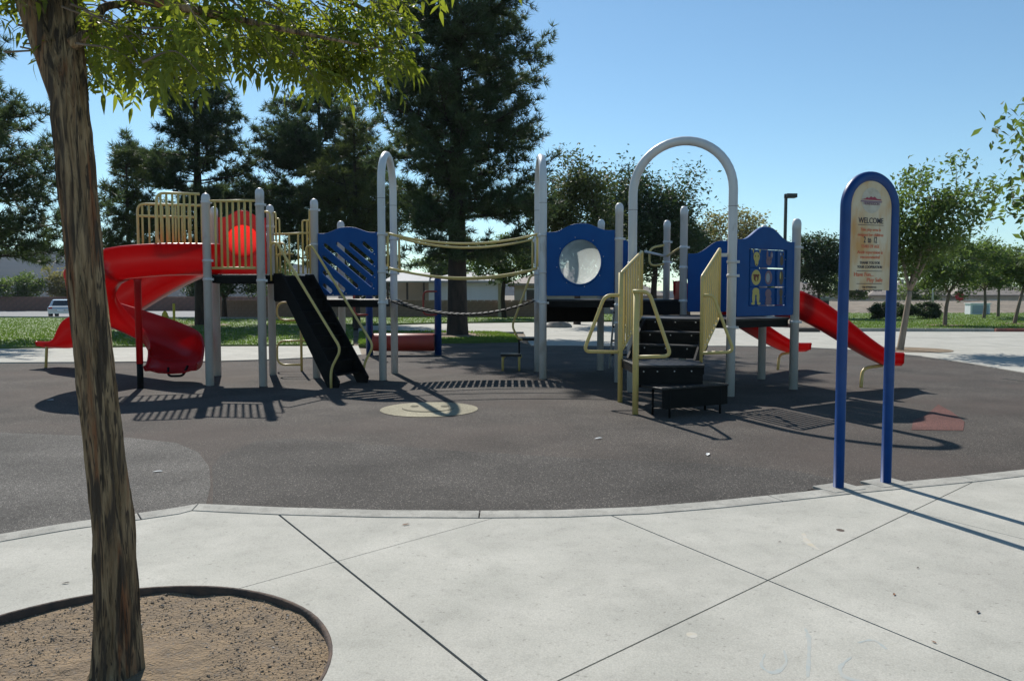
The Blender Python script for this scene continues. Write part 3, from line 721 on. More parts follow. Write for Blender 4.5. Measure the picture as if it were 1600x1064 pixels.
# round window panel
def circ(cx, cy, r_, n=40): return [(cx + r_ * math.cos(2 * math.pi * k / n), cy + r_ * math.sin(2 * math.pi * k / n)) for k in range(n)]
wP = (Vector(RF) - Vector(P8)).length - .15
pnl, o_, d_, w_ = board('window_panel', P8, RF, Z3 + .06, 1.10, .13, M['blue'], [circ(wP / 2, .58, .385)])
nn = Vector((d_.y, -d_.x, 0)); c0 = o_ + d_ * (wP / 2) + V3(0, 0, .58)
MB().lathe(c0 - nn * .03, [(.405, .0), (.405, .066), (.378, .070), (.376, .0), (.405, .0)], 40, axis=nn, caps=False).build('window_ring', M['blue'], pnl)
dm = [(.378 * math.cos(a), .012 + .13 * math.sin(a)) for a in [R(k) for k in range(0, 90, 9)]]
MB().lathe(c0, dm + [(.002, .142)], 40, axis=nn, caps=False).build('bubble', M['clear'], pnl)
for k in range(8):
    a = 2 * math.pi * k / 8 + .2; bolt(c0 + d_ * (.425 * math.cos(a)) + V3(0, 0, .425 * math.sin(a)) + nn * .022, nn, pnl, .7)
# red bubble panel at the back of the upper deck
wR = (Vector(P3) - Vector(P0)).length - .15
pnl, o_, d_, w_ = board('red_panel', P0, P3, ZL + .04, 1.02, .13, M['red'], [circ(wR / 2, .60, .29)])
nn = Vector((d_.y, -d_.x, 0)); c0 = o_ + d_ * (wR / 2) + V3(0, 0, .60)
dm = [(.30 * math.cos(a), .012 + .15 * math.sin(a)) for a in [R(k) for k in range(0, 90, 9)]]
M['redglow'] = mat('red translucent bubble', (.5, .012, .01), .25, trans=(.80, .025, .02), tw=.6)
MB().lathe(c0, dm + [(.002, .162)], 36, axis=-nn, caps=False).build('bubble', M['redglow'], pnl)
# far blue panel of the low deck, and a narrow lit one
board('blue_panel', T1, QB, Z4 + .05, 1.02, .22, M['blue'])
p_, o_, d_, w_ = board('narrow_panel', RB, (RB[0] + .78, RB[1] + .08), Z3 + .05, .95, .16, M['blue'])
for k in (0, 1): MB().box(o_ + d_ * (.14 + .2 * k) + V3(0, -.05, .62), (.09, .03, .5)).build('upright_slat', M['blue'], p_)
# game panel with nine turning animal blocks
wG = (Vector(QF) - Vector(A2)).length - .16
ow, oh, ox, oy = .66 * wG, .84, .20 * wG, .15
pnl, o_, d_, w_ = board('game_panel', A2, QF, Z4 + .04, 1.12, .20, M['blue'], [[(ox, oy), (ox + ow, oy), (ox + ow, oy + oh), (ox, oy + oh)]], th=.06, g=.08)
nn = Vector((d_.y, -d_.x, 0))
def blob(cx, cy, rx, ry, n=14): return [(cx + rx * math.cos(2 * math.pi * k / n), cy + ry * math.sin(2 * math.pi * k / n)) for k in range(n)]
art = {  # flat print on each block: (polygon, material index)
 (0, 2): [([(-.05, .11), (-.085, .13), (-.06, .06)], 1), ([(.05, .11), (.085, .13), (.06, .06)], 1), (blob(0, .02, .062, .07), 1), (blob(0, -.05, .036, .055), 1), (blob(-.028, .03, .008, .014, 8), 3), (blob(.028, .03, .008, .014, 8), 3), (blob(0, -.085, .014, .010, 8), 3)],
 (0, 1): [(blob(0, 0, .09, .105, 18), 1), (blob(0, -.005, .05, .05), 5), (blob(-.04, .03, .02, .016, 8), 5), (blob(.04, .03, .02, .016, 8), 5), (blob(0, -.02, .018, .03, 8), 1)],
 (0, 0): [(blob(0, .07, .068, .05), 1), (blob(-.042, -.01, .03, .085), 1), (blob(.042, -.01, .03, .085), 1), (blob(-.055, -.095, .036, .018), 1), (blob(.055, -.095, .036, .018), 1)],
 (1, 2): [(blob(0, -.03, .05, .06), 2), (blob(-.03, .055, .016, .06), 2), (blob(.045, .05, .022, .05), 2), (blob(.05, .05, .010, .03, 8), 4), (blob(-.02, -.01, .007, .01, 8), 3), (blob(.02, -.01, .007, .01, 8), 3)],
 (1, 1): [(blob(0, 0, .066, .10), 2), (blob(-.012, .0, .034, .065), 4)],
 (1, 0): [(blob(0, .04, .055, .065), 2), (blob(-.02, -.05, .028, .05), 2), (blob(.03, -.05, .028, .05), 2), (blob(0, -.095, .06, .018), 2)],
 (2, 2): [(blob(.0, -.02, .05, .07), 3), (blob(-.035, .07, .018, .02), 4), (blob(.04, .07, .018, .02), 3)],
 (2, 1): [(blob(0, 0, .06, .10), 3), (blob(-.03, .03, .02, .05), 1)],
 (2, 0): [(blob(0, .05, .05, .06), 3), (blob(0, -.05, .04, .05), 3), (blob(0, -.095, .05, .018), 3)]}
AM = [M['blue'], M['animal_y'], M['animal_p'], M['animal_b'], M['animal_w'], M['animal_r']]
for (ci, ri), pieces in art.items():
    cw, ch = ow / 3, oh / 3; cc = o_ + d_ * (ox + cw * (ci + .5)) + V3(0, 0, oy + ch * (ri + .5))
    m = MB(); yaw = (0, .10, -.22)[ci]; dx = (d_ * math.cos(yaw) + nn * math.sin(yaw)); n2 = dx.cross(V3(0, 0, 1))
    m.box(cc, (cw - .022, .075, ch - .02), X=dx)
    for li, (pl, mi) in enumerate(pieces):
        f0 = .0385 + .0012 * (li + 1); k = min(cw * .46 / .09, 1.15)
        vv = [cc + dx * (x * k) + V3(0, 0, y * 1.08) + n2 * f0 for x, y in pl]; m.add(vv, [tuple(range(len(vv)))], mi=mi)
    m.build('animal_block', AM, pnl)
for k in range(3):
    z_ = oy + oh / 3 * (k + .5); a = o_ + d_ * (ox - .02) + V3(0, 0, z_); MB().tube([a, a + d_ * (ow + .04)], .012, 8).build('axle', M['bolt'], pnl)

# hanging plank bridge
L_, Rr = (Vector(P6) + Vector(P7)) / 2, (Vector(P8) + Vector(P9)) / 2
def bz(t): return 1.375 - .25 * 4 * t * (1 - t)
ba, bb = V3(L_.x + .10, L_.y), V3(Rr.x - .10, Rr.y)
wid = 1.0; npl = 24
br = MB()
for s_ in (-1, 1):
    pts = [V3(*(ba + (bb - ba) * (k / 24)).xy, 0) + V3(0, s_ * wid * .46, bz(k / 24) - .015) for k in range(25)]
    br.tube(pts, .008, 8)
bridge = br.build('plank_bridge', M['black'], play)
dx = (bb - ba).length / npl
plank = MB().box((0, 0, 0), (dx * .70, wid, .014)).mesh('plank', M['black'])
for k in range(npl):
    t = (k + .5) / npl; p = ba + (bb - ba) * t; sl_ = (bz(t + .01) - bz(t - .01)) / (.02 * (bb - ba).length)
    mt = Matrix.Rotation(-math.atan(sl_), 4, 'Y'); mt.translation = V3(p.x, p.y, bz(t)); link('plank', plank, bridge, mt)
for side, (pa, pb) in enumerate(((P6, P8), (P7, P9))):
    pa, pb = Vector(pa) + Vector((.10, .03)), Vector(pb) + Vector((-.10, .03))
    m = MB()
    for z_ in (2.52, 1.93):
        m.tube([V3(*(pa + (pb - pa) * (k / 20)), z_ - .17 * 4 * (k / 20) * (1 - k / 20)) for k in range(21)], .021, 10)
    o = m.build('bridge_rail', M['yellow'], play)
    for q in (pa, pb): MB().tube([V3(*q, 1.91), V3(*q, 2.54)], .021, 10).build('end_bar', M['yellow'], o)
    for q, s_ in ((pa, -1), (pb, 1)):
        for z_ in (2.5, 1.93, 1.36): MB().box((q.x + s_ * .05, q.y - .03, z_), (.1, .05, .05)).build('bracket', M['post'], o)

# step ladder from the upper deck, black closed treads between stringers, yellow handrails
e0, e1 = Vector(P2), Vector(P4); ed = (e1 - e0).normalized(); nv = Vector((ed.y, -ed.x)); ec = (e0 + e1) / 2
top0 = ec + nv * .02; run, lw = 1.24, .80
def lp(s_, lat, z): p = top0 + nv * s_ + ed * lat; return V3(p.x, p.y, z)
lad = None
for sgn in (-1, 1):
    la = sgn * lw / 2
    prof = [(0, ZL + .02), (.16, ZL + .02), (run + .03, .10), (run, .0), (run - .20, .0), (0.24, ZL - .42), (0, ZL - .42)]
    pts = [lp(a, la - .015, z) for a, z in prof] + [lp(a, la + .015, z) for a, z in prof]; k = len(prof)
    m = MB(); f = [tuple(range(k)), tuple(range(2 * k - 1, k - 1, -1))] + [(i, k + i, k + (i + 1) % k, (i + 1) % k) for i in range(k)]
    m.add(pts, f)
    if lad is None: lad = m.build('step_ladder', M['black'], play)
    else: m.build('stringer', M['black'], lad)
nst = 8
for k in range(nst):
    z_ = ZL - .20 * (k + 1) + .0; s_ = .16 + (run - .16) * (ZL - z_) / ZL
    c_ = lp(s_ - .09, 0, z_ - .015); MB().box(c_, (lw - .034, .20, .03), X=(ed.x, ed.y, 0)).build('tread', M['black'], lad)
    c_ = lp(s_ - .175, 0, z_ + .085); MB().box(c_, (lw - .034, .02, .17), X=(ed.x, ed.y, 0)).build('riser', M['black'], lad)
MB().slabq(lp(.02, -lw / 2, ZL - .44), lp(.02, lw / 2, ZL - .44), lp(.02, lw / 2, ZL - .05), lp(.02, -lw / 2, ZL - .05), .03).build('top_plate', M['black'], lad)
for la in (-lw / 2 - .05, lw / 2 + .05):
    pts = fillet([lp(-.02, la, ZL + .34), lp(-.02, la, ZL + .50), lp(.10, la, ZL + .52), lp(run + .10, la, .62), lp(run - .10, la, .30), lp(run - .10, la, .0)], .12, 6)
    MB().tube(pts, .021, 10).build('handrail', M['yellow'], lad)
MB().tube(fillet([lp(-.02, -lw / 2 - .05, ZL - .1), lp(-.02, -lw / 2 - .05, ZL + 1.02), lp(-.2, -lw / 2 - .05, ZL + 1.02)], .08), .017, 8).build('grab_bar', M['yellow'], lad)

# transfer stairs between the arch legs
sn = Vector((-.40, -.917)).normalized(); st_ = Vector((.917, -.40)).normalized(); sc0 = Vector((2.42, 11.50)); sw = .92
def spnt(a, lat, z): p = sc0 + sn * a + st_ * lat; return V3(p.x, p.y, z)
ZP = .60
stairs = None
levels = [(0.30, .945), (.62, .77), (.94, ZP)]
prev = 0.0; pz = Z4
for sgn in (-1, 1):
    la = sgn * sw / 2
    prof = [(-.02, Z4 - .01), (.08, Z4 - .02), (1.0, ZP - .0), (1.0, ZP - .16), (.85, ZP - .17), (-.02, Z4 - .40)]
    pts = [spnt(a, la - .014, z) for a, z in prof] + [spnt(a, la + .014, z) for a, z in prof]; k = len(prof)
    m = MB(); m.add(pts, [tuple(range(k)), tuple(range(2 * k - 1, k - 1, -1))] + [(i, k + i, k + (i + 1) % k, (i + 1) % k) for i in range(k)])
    if stairs is None: stairs = m.build('transfer_stairs', M['black'], play)
    else: m.build('stringer', M['black'], stairs)
seq = [(0, Z4), (.32, .945), (.64, .775), (.96, ZP)]
for i, (a, z_) in enumerate(seq[:-1]):
    nz_ = seq[i + 1][1]; na = seq[i + 1][0]
    if i > 0:
        MB().box(spnt(a - .14, 0, z_ - .014), (sw - .03, .30, .028), X=(st_.x, st_.y, 0)).build('tread', M['blackworn'], stairs, bevel=.006)
    rz = (nz_ + z_) / 2 - .018
    rs = MB().box(spnt(a - .005 + (.012 if i else 0), 0, rz), (sw - .032, .018, z_ - nz_ - .02), X=(st_.x, st_.y, 0)).build('riser', M['black'], stairs)
    for k in (-.3, 0, .3): bolt(spnt(a + .018, k, z_ - .05), (sn.x, sn.y, 0), stairs, .8)
ua, ub2 = between(P9, RB, .07)
MB().slabq(V3(*ua, .95), V3(*ub2, .95), V3(*ub2, Z3 - .14), V3(*ua, Z3 - .14), .03).build('under_panel', M['black'], play)
# riser from the low deck up to the round-window deck
ra, rb2 = between(RF, T1, .08)
MB().slabq(V3(*ra, Z4), V3(*rb2, Z4), V3(*rb2, Z3 - .04), V3(*ra, Z3 - .04), .02).build('deck_riser', M['black'], play)
plat = [(1.50, 10.66), (1.55, 9.64), (2.42, 9.72), (2.50, 10.32)]
pf = MB().prism(plat, ZP - .03, ZP).build('transfer_platform', M['blackworn'], play, bevel=.006)
n_ = 4
for i in range(n_):
    a, b = Vector(plat[i]), Vector(plat[(i + 1) % n_]); c = sum((Vector(p) for p in plat), Vector((0, 0))) / 4; iw = (c - (a + b) / 2).normalized() * .015
    h_ = .24 if i == 1 else .09
    MB().box(((a + b) / 2 + iw).to_3d() + V3(0, 0, ZP - .031 - h_ / 2), ((b - a).length - .05, .02, h_), X=(b - a).to_3d()).build('skirt', M['black'], pf)
fa, fb = Vector(plat[1]), Vector(plat[2]); fn = Vector(((fb - fa).y, -(fb - fa).x)).normalized()
for k in (.1, .3, .55, .8): q = fa + (fb - fa) * k + fn * .012; bolt((q.x, q.y, ZP - .075), (fn.x, fn.y, 0), pf, .8)
low = [(1.80, 9.22), (2.72, 9.70), (2.52, 10.06), (1.60, 9.60)]
ls = MB().prism(low, .34, .365).build('low_step', M['blackworn'], play, bevel=.006)
def perf(o, a, b, z, rows, d):              # pale worn lip along a step edge
    a = Vector(a); b = Vector(b); n_ = 22; k = MB()
    for i in range(n_):
        p = a + (b - a) * ((i + .5) / n_) + d * .03; k.box((p.x, p.y, z + .003), ((b - a).length / n_ * .6, .02, .006), X=((b - a).x, (b - a).y, 0))
    k.build('grip_studs', M['rubber_grey'], o, kind='stuff')
perf(ls, low[0], low[1], .365, 1, Vector((-.46, .88)))
a, b = Vector(low[0]), Vector(low[1]); dlow = (b - a).normalized(); iw = Vector((-dlow.y, dlow.x)) * .02
MB().box(((a + b) / 2 + iw).to_3d() + V3(0, 0, .225), ((b - a).length - .02, .02, .225), X=dlow.to_3d()).build('skirt', M['black'], ls)
for q, o_x in ((a, 1), (b, -1)):
    s2 = q + iw + dlow * (.12 * o_x); MB().tube([V3(s2.x, s2.y, -.03), V3(s2.x, s2.y, .34)], .014, 8).build('leg', M['black'], ls)
    s2 = q + iw * 16 + dlow * (.1 * o_x); MB().tube([V3(s2.x, s2.y, -.03), V3(s2.x, s2.y, .34)], .014, 8).build('leg', M['black'], ls)
# sloped stair guards with close bars
def stair_guard(hi, lo, zt, zb, n, tall):
    hi = Vector(hi); lo = Vector(lo); m = MB()
    P = lambda t, z: V3(*(hi + (lo - hi) * t), z)
    m.tube(fillet([P(0, zb[0]), P(0, zt[0]), P(1, zt[1]), P(1, tall)], .035, 4), .022, 10)
    m.tube([P(0, zb[0]), P(1, zb[1])], .018, 8)
    o = m.build('stair_guard', M['yellow'], play)
    for k in range(n):
        t = (k + 1) / (n + 1); MB().box(P(t, (zt[0] + (zt[1] - zt[0]) * t + zb[0] + (zb[1] - zb[0]) * t) / 2), (.055, .018, zt[0] + (zt[1] - zt[0]) * t - zb[0] - (zb[1] - zb[0]) * t), X=(lo - hi).to_3d()).build('bar', M['yellow'], o)
        if zb[1] < zb[0]: bolt(P(t, zb[0] + (zb[1] - zb[0]) * t + .02) + V3(-.02, -.025, 0), (-.4, -.9, .1), o, 1.1)
    return o
sg1 = stair_guard((1.94, 11.66), (1.50, 10.66), (2.12, 1.78), (1.16, .70), 7, .58)
sg2 = stair_guard((3.00, 11.28), (2.52, 10.33), (2.14, 1.72), (1.14, .66), 7, .58)
for hi in ((1.94, 11.66), (3.0, 11.28)):
    MB().box((hi[0] + (.07 if hi[0] > 2.5 else -.05), hi[1] + .04, 2.05), (.12, .05, .05)).build('bracket', M['post'], sg2 if hi[0] > 2.5 else sg1)
gp = MB().tube([(1.49, 10.66, -.05), (1.49, 10.66, 1.78)], .034, 12).build('grab_post', M['yellow'], play)
MB().tube(fillet([(1.49, 10.66, 1.47), (1.27, 10.64, 1.47), (.98, 10.62, .70), (1.49, 10.66, .69)], .10, 7), .024, 10).build('grab_loop', M['yellow'], gp)
gp = MB().tube([(1.53, 9.58, -.05), (1.53, 9.58, 1.50)], .038, 12).build('grab_post', M['yellow'], play)
MB().tube(fillet([(1.48, 9.56, 1.52), (1.68, 9.56, 1.52), (1.97, 9.60, .72), (1.53, 9.58, .71)], .10, 7), .024, 10).build('grab_loop', M['yellow'], gp)
MB().tube(fillet([(2.52, 10.33, 1.47), (2.66, 10.3, 1.47), (2.95, 10.3, .72), (2.52, 10.33, .70)], .10, 7), .022, 10).build('grab_loop', M['yellow'], sg2)
# C-shaped grab bars on the far right posts
cb = MB().tube(fillet([(*T2, 2.45), (T2[0] - .36, T2[1] - .1, 2.38), (T2[0] - .36, T2[1] - .1, 2.02), (*T2, 2.08)], .14, 6), .022, 10).build('grab_bar', M['yellow'], play)
MB().tube([(T2[0], T2[1], 2.22), (T1[0], T1[1], 2.34)], .022, 10).build('grab_bar', M['yellow'], play)
MB().tube([(RB[0] + .85, RB[1], 2.30), (T2[0], T2[1], 2.22)], .024, 10).build('grab_bar', M['post'], play)  # white bar drawn in for the sunlit top edge of a panel
# small steps at the back of the bridge
stp = MB().box((.34, 15.35, .60), (.42, .5, .05)).build('back_steps', M['blackworn'], play)
MB().box((-.02, 15.15, .30), (.40, .46, .05)).build('tread', M['blackworn'], stp)
MB().box((.14, 15.34, .45), (.03, .5, .28)).build('riser', M['black'], stp)
for q in ((-.18, 14.98), (.14, 14.98), (-.18, 15.34), (.14, 15.34)): MB().tube(fillet([(q[0] + .05, q[1], .28), (q[0], q[1], .26), (q[0], q[1], -.03)], .06), .022, 8).build('leg', M['yellow'], stp)
MB().tube(fillet([(.50, 15.1, 1.86), (.36, 15.1, 1.84), (0.0, 15.1, .86), (.12, 15.1, .62), (.2, 15.1, .6)], .09, 6), .022, 10).build('handrail', M['yellow'], stp)
# rear ladder under the round-window deck
lx = 1.95
rl = MB().tube([(lx, 15.5, 0), (lx + .06, 15.2, 1.35)], .022, 8).build('rear_ladder', M['post'], play)
MB().tube([(lx + .5, 15.5, 0), (lx + .5, 15.2, 1.35)], .022, 8).build('side_rail', M['post'], rl)
for k in range(4): MB().box((lx + .27, 15.42 - .06 * k, .28 + .28 * k), (.48, .12, .03)).build('rung', M['black'], rl)

# ---- slides: a U-shaped trough swept along its path
def chute(path, ups_w, wall, th=.022, rim=.022, outer=None):
    """path: points; ups_w: half width; wall(t) -> (left height, right height)"""
    m = MB(); n = len(path); rings = []
    for i, p in enumerate(path):
        t = (path[min(i + 1, n - 1)] - path[max(i - 1, 0)]).normalized(); lat = t.cross(V3(0, 0, 1)).normalized(); up = lat.cross(t).normalized()
        hl, hr = wall(i / (n - 1)); w2 = ups_w(i / (n - 1)) if callable(ups_w) else ups_w
        inn = []
        # left wall inside, rounded bottom, right wall inside
        inn += [(-w2, hl), (-w2 * .985, hl * .6), (-w2 * .93, hl * .28 + .02), (-w2 * .78, .055), (-w2 * .5, .012), (0, 0), (w2 * .5, .012), (w2 * .78, .055), (w2 * .93, hr * .28 + .02), (w2 * .985, hr * .6), (w2, hr)]
        outp = [(w2 + rim * .6, hr + rim * .7), (w2 + rim * 1.5, hr + rim * .2), (w2 + rim * 1.5, hr - rim), (w2 + th, hr - rim * 1.2), (w2 + th * .9, hr * .55), (w2 * .96 + th, hr * .24), (w2 * .8, .055 - th * 1.3), (w2 * .5, .012 - th), (0, -th), (-w2 * .5, .012 - th), (-w2 * .8, .055 - th * 1.3),
                (-w2 * .96 - th, hl * .24), (-w2 - th * .9, hl * .55), (-w2 - th, hl - rim * 1.2), (-w2 - rim * 1.5, hl - rim), (-w2 - rim * 1.5, hl + rim * .2), (-w2 - rim * .6, hl + rim * .7)]
        rings.append([p + lat * a + up * b for a, b in inn + outp])
    k = len(rings[0]); v = [q for r_ in rings for q in r_]; f = []
    for i in range(n - 1):
        for j in range(k): f.append((i * k + j, i * k + (j + 1) % k, (i + 1) * k + (j + 1) % k, (i + 1) * k + j))
    m.add(v, f, True); m.f.append(tuple(range(k))); m.f.append(tuple((n - 1) * k + j for j in range(k - 1, -1, -1))); m.m += [0, 0]; m.sm += [False, False]
    return m
sm = lambda x: x * x * (3 - 2 * x)
def straight(a, b, w2=.26, h0=.34, h1=.16, flat=.14, n=44, hump=0.0):
    a = Vector(a); b = Vector(b); pts = []
    for i in range(n + 1):
        t = i / n; p = a.lerp(b, t); s_ = sm(max(0, min(1, (t - .02) / .90))) * .42 + max(0, min(1, (t - .06) / .80)) * .58
        z = a.z + (b.z - a.z) * s_ + hump * math.sin(2 * math.pi * t) * .5
        pts.append(V3(p.x, p.y, z))
    return pts
# right front slide
pth = straight((4.50, 12.83, Z4 + .02), (6.20, 12.40, .36))
s4 = chute(pth, .30, lambda t: (.40 - .20 * sm(t), .40 - .20 * sm(t))).build('slide', M['red'], play, label='red slide dropping to the right from the animal game panel')
MB().tube(fillet([(5.95, 12.45, .34), (5.62, 12.42, .30), (5.55, 12.3, .0)], .12, 6), .026, 10).build('leg', M['yellow'], s4)
MB().box((4.46, 12.83, 1.30), (.03, .70, .42)).build('hood', M['red'], s4, bevel=.02)
# right back slide
pth = straight((3.16, 14.60, Z3 + .02), (5.75, 15.40, .36))
s3 = chute(pth, .27, lambda t: (.30 - .14 * sm(t), .30 - .14 * sm(t))).build('slide', M['red'], play, label='red slide leaving the far side behind the stairs')
MB().tube(fillet([(5.5, 15.3, .33), (5.26, 15.25, .30), (5.2, 15.15, .0)], .1, 6), .026, 10).build('leg', M['yellow'], s3)
MB().box((3.12, 14.58, 1.55), (.04, .72, .36)).build('hood', M['red'], s3, bevel=.02)
# long left slide
pth = straight((-5.50, 14.30, ZL + .02), (-9.50, 15.95, .40), n=54)
s2 = chute(pth, .29, lambda t: (.46 - .34 * sm(max(0, min(1, (t - .76) / .16))),) * 2).build('slide', M['red'], play, label='long red slide reaching left behind the tree trunk')
MB().tube(fillet([(-9.05, 15.60, .42), (-9.36, 15.62, .52), (-9.40, 15.62, .0)], .06, 6), .028, 10).build('leg', M['yellow'], s2)
MB().tube([(-8.7, 15.60, .45), (-8.7, 15.60, -.03)], .028, 8).build('leg', M['yellow'], s2)
# spiral slide: straight lead-in, most of one clockwise turn
AX = Vector((-6.24, 12.86)); rad = .62
pth = [V3(-4.98, 13.05, ZL + .02), V3(-5.25, 12.80, ZL + .01), V3(-5.54, 12.55, ZL), V3(-5.82, 12.36, ZL - .02)]
a0, a1 = R(-72), R(-72 - 262); nseg = 60
for i in range(nseg + 1):
    t = i / nseg; a = a0 + (a1 - a0) * t; zz = ZL - .06 - 1.50 * (.86 * t + .14 * sm(t)) if t < .9 else None
    if zz is None: z9 = ZL - .06 - 1.50 * (.86 * .9 + .14 * sm(.9)); zz = z9 - (t - .9) * .5
    pth.append(V3(AX.x + rad * math.cos(a), AX.y + rad * math.sin(a), zz))
ea = a1; tang = V3(math.sin(ea), -math.cos(ea), 0)
for k in range(1, 7): pth.append(pth[-1] + tang * .085 + V3(-.006 * k, 0, -.040 + .0055 * k))
pth2 = catmull(pth[::2] if len(pth) % 2 else pth[::2] + [pth[-1]], 3)
def spw(t):
    o_ = .47 - .33 * sm(max(0, min(1, (t - .82) / .18))); i_ = .20 - .10 * sm(max(0, (t - .8) / .2)) + (.16 * (1 - sm(min(1, t / .15))))
    return (o_, i_)
s1 = chute(pth2, lambda t: .325 + .085 * sm(max(0, min(1, (t - .6) / .3))), spw).build('spiral_slide', M['red'], play, label='red spiral slide turning down beside the slatted yellow guards')
MB().lathe((-5.86, 12.20, 0), [(.048, -.05), (.048, .40)], 14).build('support_post', M['black'], s1)
MB().lathe((-5.86, 12.20, 0), [(.051, .39), (.051, 1.68), (.07, 1.72)], 14).build('support_post', M['red'], s1)
MB().tube(fillet([(-5.66, 12.75, .28), (-5.64, 12.7, .14), (-5.42, 12.75, .14), (-5.38, 12.85, .30)], .06), .02, 8).build('bracket', M['black'], s1)

# ---------------------------------------------------------------- log roller behind
rl_ = thing('log_roller', (-2.62, 18.8, 0), 'low red log roller between two blue posts behind the plank bridge', 'play equipment')
for x in (-3.45, -1.79):
    o = MB().lathe((x, 18.8, 0), [(.085, -.05), (.085, 1.80), (.075, 1.84), (.05, 1.87), (.01, 1.88)], 20).build('post', M['signblue'], rl_)
    MB().tube(fillet([(x, 18.74, .98), (x - .34, 18.70, .98), (x - .34, 18.70, 1.54), (x, 18.74, 1.54)], .12, 6), .024, 10).build('handle', M['orange'], rl_)
MB().lathe((-3.36, 18.8, .31), [(.0, .0), (.20, .0), (.215, .02), (.215, 1.46), (.20, 1.48), (0, 1.48)], 26, axis=(1, 0, 0)).build('roller', M['orange'], rl_)

# ---------------------------------------------------------------- welcome sign
sg = thing('welcome_sign', (2.72, 5.95, 0), 'tall blue arched sign with rusty cream WELCOME board on the pavement edge', 'sign')
B1, B2 = V3(*G(1310, 765)), V3(*G(1384, 757)); sX = (B2 - B1).normalized(); sN = V3(sX.y, -sX.x, 0); sC = (B1 + B2) / 2; hw = (B2 - B1).length / 2
TOP = 2.38; zs = TOP - hw
pp = [B1 + V3(0, 0, .0), B1 + V3(0, 0, 1.0), B1 + V3(0, 0, zs)] + [sC - sX * (hw * math.cos(math.pi * k / 26)) + V3(0, 0, zs + hw * math.sin(math.pi * k / 26)) for k in range(1, 26)] + [B2 + V3(0, 0, zs), B2 + V3(0, 0, 1.0), B2]
def sqtube(pts, wx, wy, rr=.010):
    # rounded rectangular tube bent in the sign plane
    prof = []
    for sx_, sy_, a0_ in ((1, 1, 0), (-1, 1, 90), (-1, -1, 180), (1, -1, 270)):
        for k in range(5): a = R(a0_ + 90 * k / 4); prof.append((sx_ * (wx / 2 - rr) + rr * math.cos(a), sy_ * (wy / 2 - rr) + rr * math.sin(a)))
    v = []; f = []; n = len(pts); k = len(prof)
    for i, p in enumerate(pts):
        t = (pts[min(i + 1, n - 1)] - pts[max(i - 1, 0)]).normalized(); lat = sN.cross(t).normalized()
        v += [p + lat * a + sN * b for a, b in prof]
    for i in range(n - 1):
        for j in range(k): f.append((i * k + j, i * k + (j + 1) % k, (i + 1) * k + (j + 1) % k, (i + 1) * k + j))
    f += [tuple(range(k)), tuple((n - 1) * k + j for j in range(k - 1, -1, -1))]
    return MB().add(v, f, True)
frame = sqtube(pp, .072, .072, .030).build('frame', M['signblue'], sg)
iw_ = hw - .034; zb = 1.52
outl = [(-iw_, zb), (iw_, zb), (iw_, zs)] + [(iw_ * math.cos(math.pi * k / 22), zs + iw_ * math.sin(math.pi * k / 22)) for k in range(1, 22)] + [(-iw_, zs)]
brd = plate2d('sign_board', outl, [], .014, M['cream'], sg, sC + sN * .004, sX, (0, 0, 1), bevel=.001)
fz = .0125; PX = 1 / (F / 5.95 * 1.0)
def sy(y): return EYE + (HOR - y) * 5.93 / F
def stext(body, y, h, wpx, mt): return text('lettering', body, h * 5.95 / F * 1.42, sC + sN * fz + V3(0, 0, sy(y)), sX, (0, 0, 1), mt, brd, width=wpx * 5.95 / F)
stext('WELCOME', 350, 8.6, 49, M['ink']); stext('This play area is', 362, 4.6, 40, M['redink']); stext('designed for children', 370, 4.6, 50, M['redink'])
stext('2  to  12', 380, 9.5, 26, M['ink']); stext('YEARS OF AGE', 388, 5, 36, M['redink']); stext('Adult supervision is', 397, 5, 50, M['redink']); stext('recommended', 404.5, 5, 38, M['redink'])
stext('THANK YOU FOR', 413, 4, 40, M['ink']); stext('YOUR COOPERATION', 419.5, 4, 49, M['ink'])
o = text('lettering', 'Have Fun...', 6.6 * 5.95 / F * 1.35, sC + sN * fz + sX * -.055 + V3(0, 0, sy(432)), sX, (0, 0, 1), M['redink'], brd, width=38 * 5.95 / F)
o = text('lettering', 'Play Safe', 6.6 * 5.95 / F * 1.35, sC + sN * fz + sX * .052 + V3(0, 0, sy(440.5)), sX, (0, 0, 1), M['redink'], brd, width=31 * 5.95 / F)
stext('City of Henderson', 450, 2.8, 28, M['ink']); stext('Parks and Recreation Department', 455, 2.6, 52, M['ink'])
for y_ in (352.8, 424, 443.5): MB().box(sC + sN * fz + V3(0, 0, sy(y_)), (.245, .0016, .0035), X=sX).build('rule', M['ink'], brd)
ec_ = sC + V3(0, 0, sy(315)); 
def flat(name, poly, mt, lift): v = [ec_ + sX * x + V3(0, 0, z) + sN * (fz + lift) for x, z in poly]; return MB().add(v, [tuple(range(len(v)))]).build(name, mt, brd)
flat('emblem_disc', circ(0, 0, .096, 36), M['emblem'], 0)
flat('emblem_band', [(-.108, -.012), (-.07, -.014), (.10, -.014), (.105, -.004), (-.1, -.002)], M['animal_p'], .0012)
flat('emblem_mountains', [(-.10, .004), (-.062, .012), (-.045, .024), (-.028, .016), (-.008, .031), (.01, .022), (.028, .030), (.05, .014), (.085, .012), (.10, .002)], M['maroon'], .0016)
text('emblem_lettering', 'HENDERSON', .03, ec_ + sN * (fz + .002) + V3(0, 0, -.034), sX, (0, 0, 1), M['animal_p'], brd, width=.15)
for B_ in (B1, B2):
    q = [B_.xy + (sX.xy * a + sN.xy * b) for a, b in ((-.16, -.10), (.15, -.13), (.16, .11), (-.14, .12))]
    MB().prism([tuple(x) for x in q], -.03, .0205).build('footing', M['concrete_b'], sg, bevel=.003)

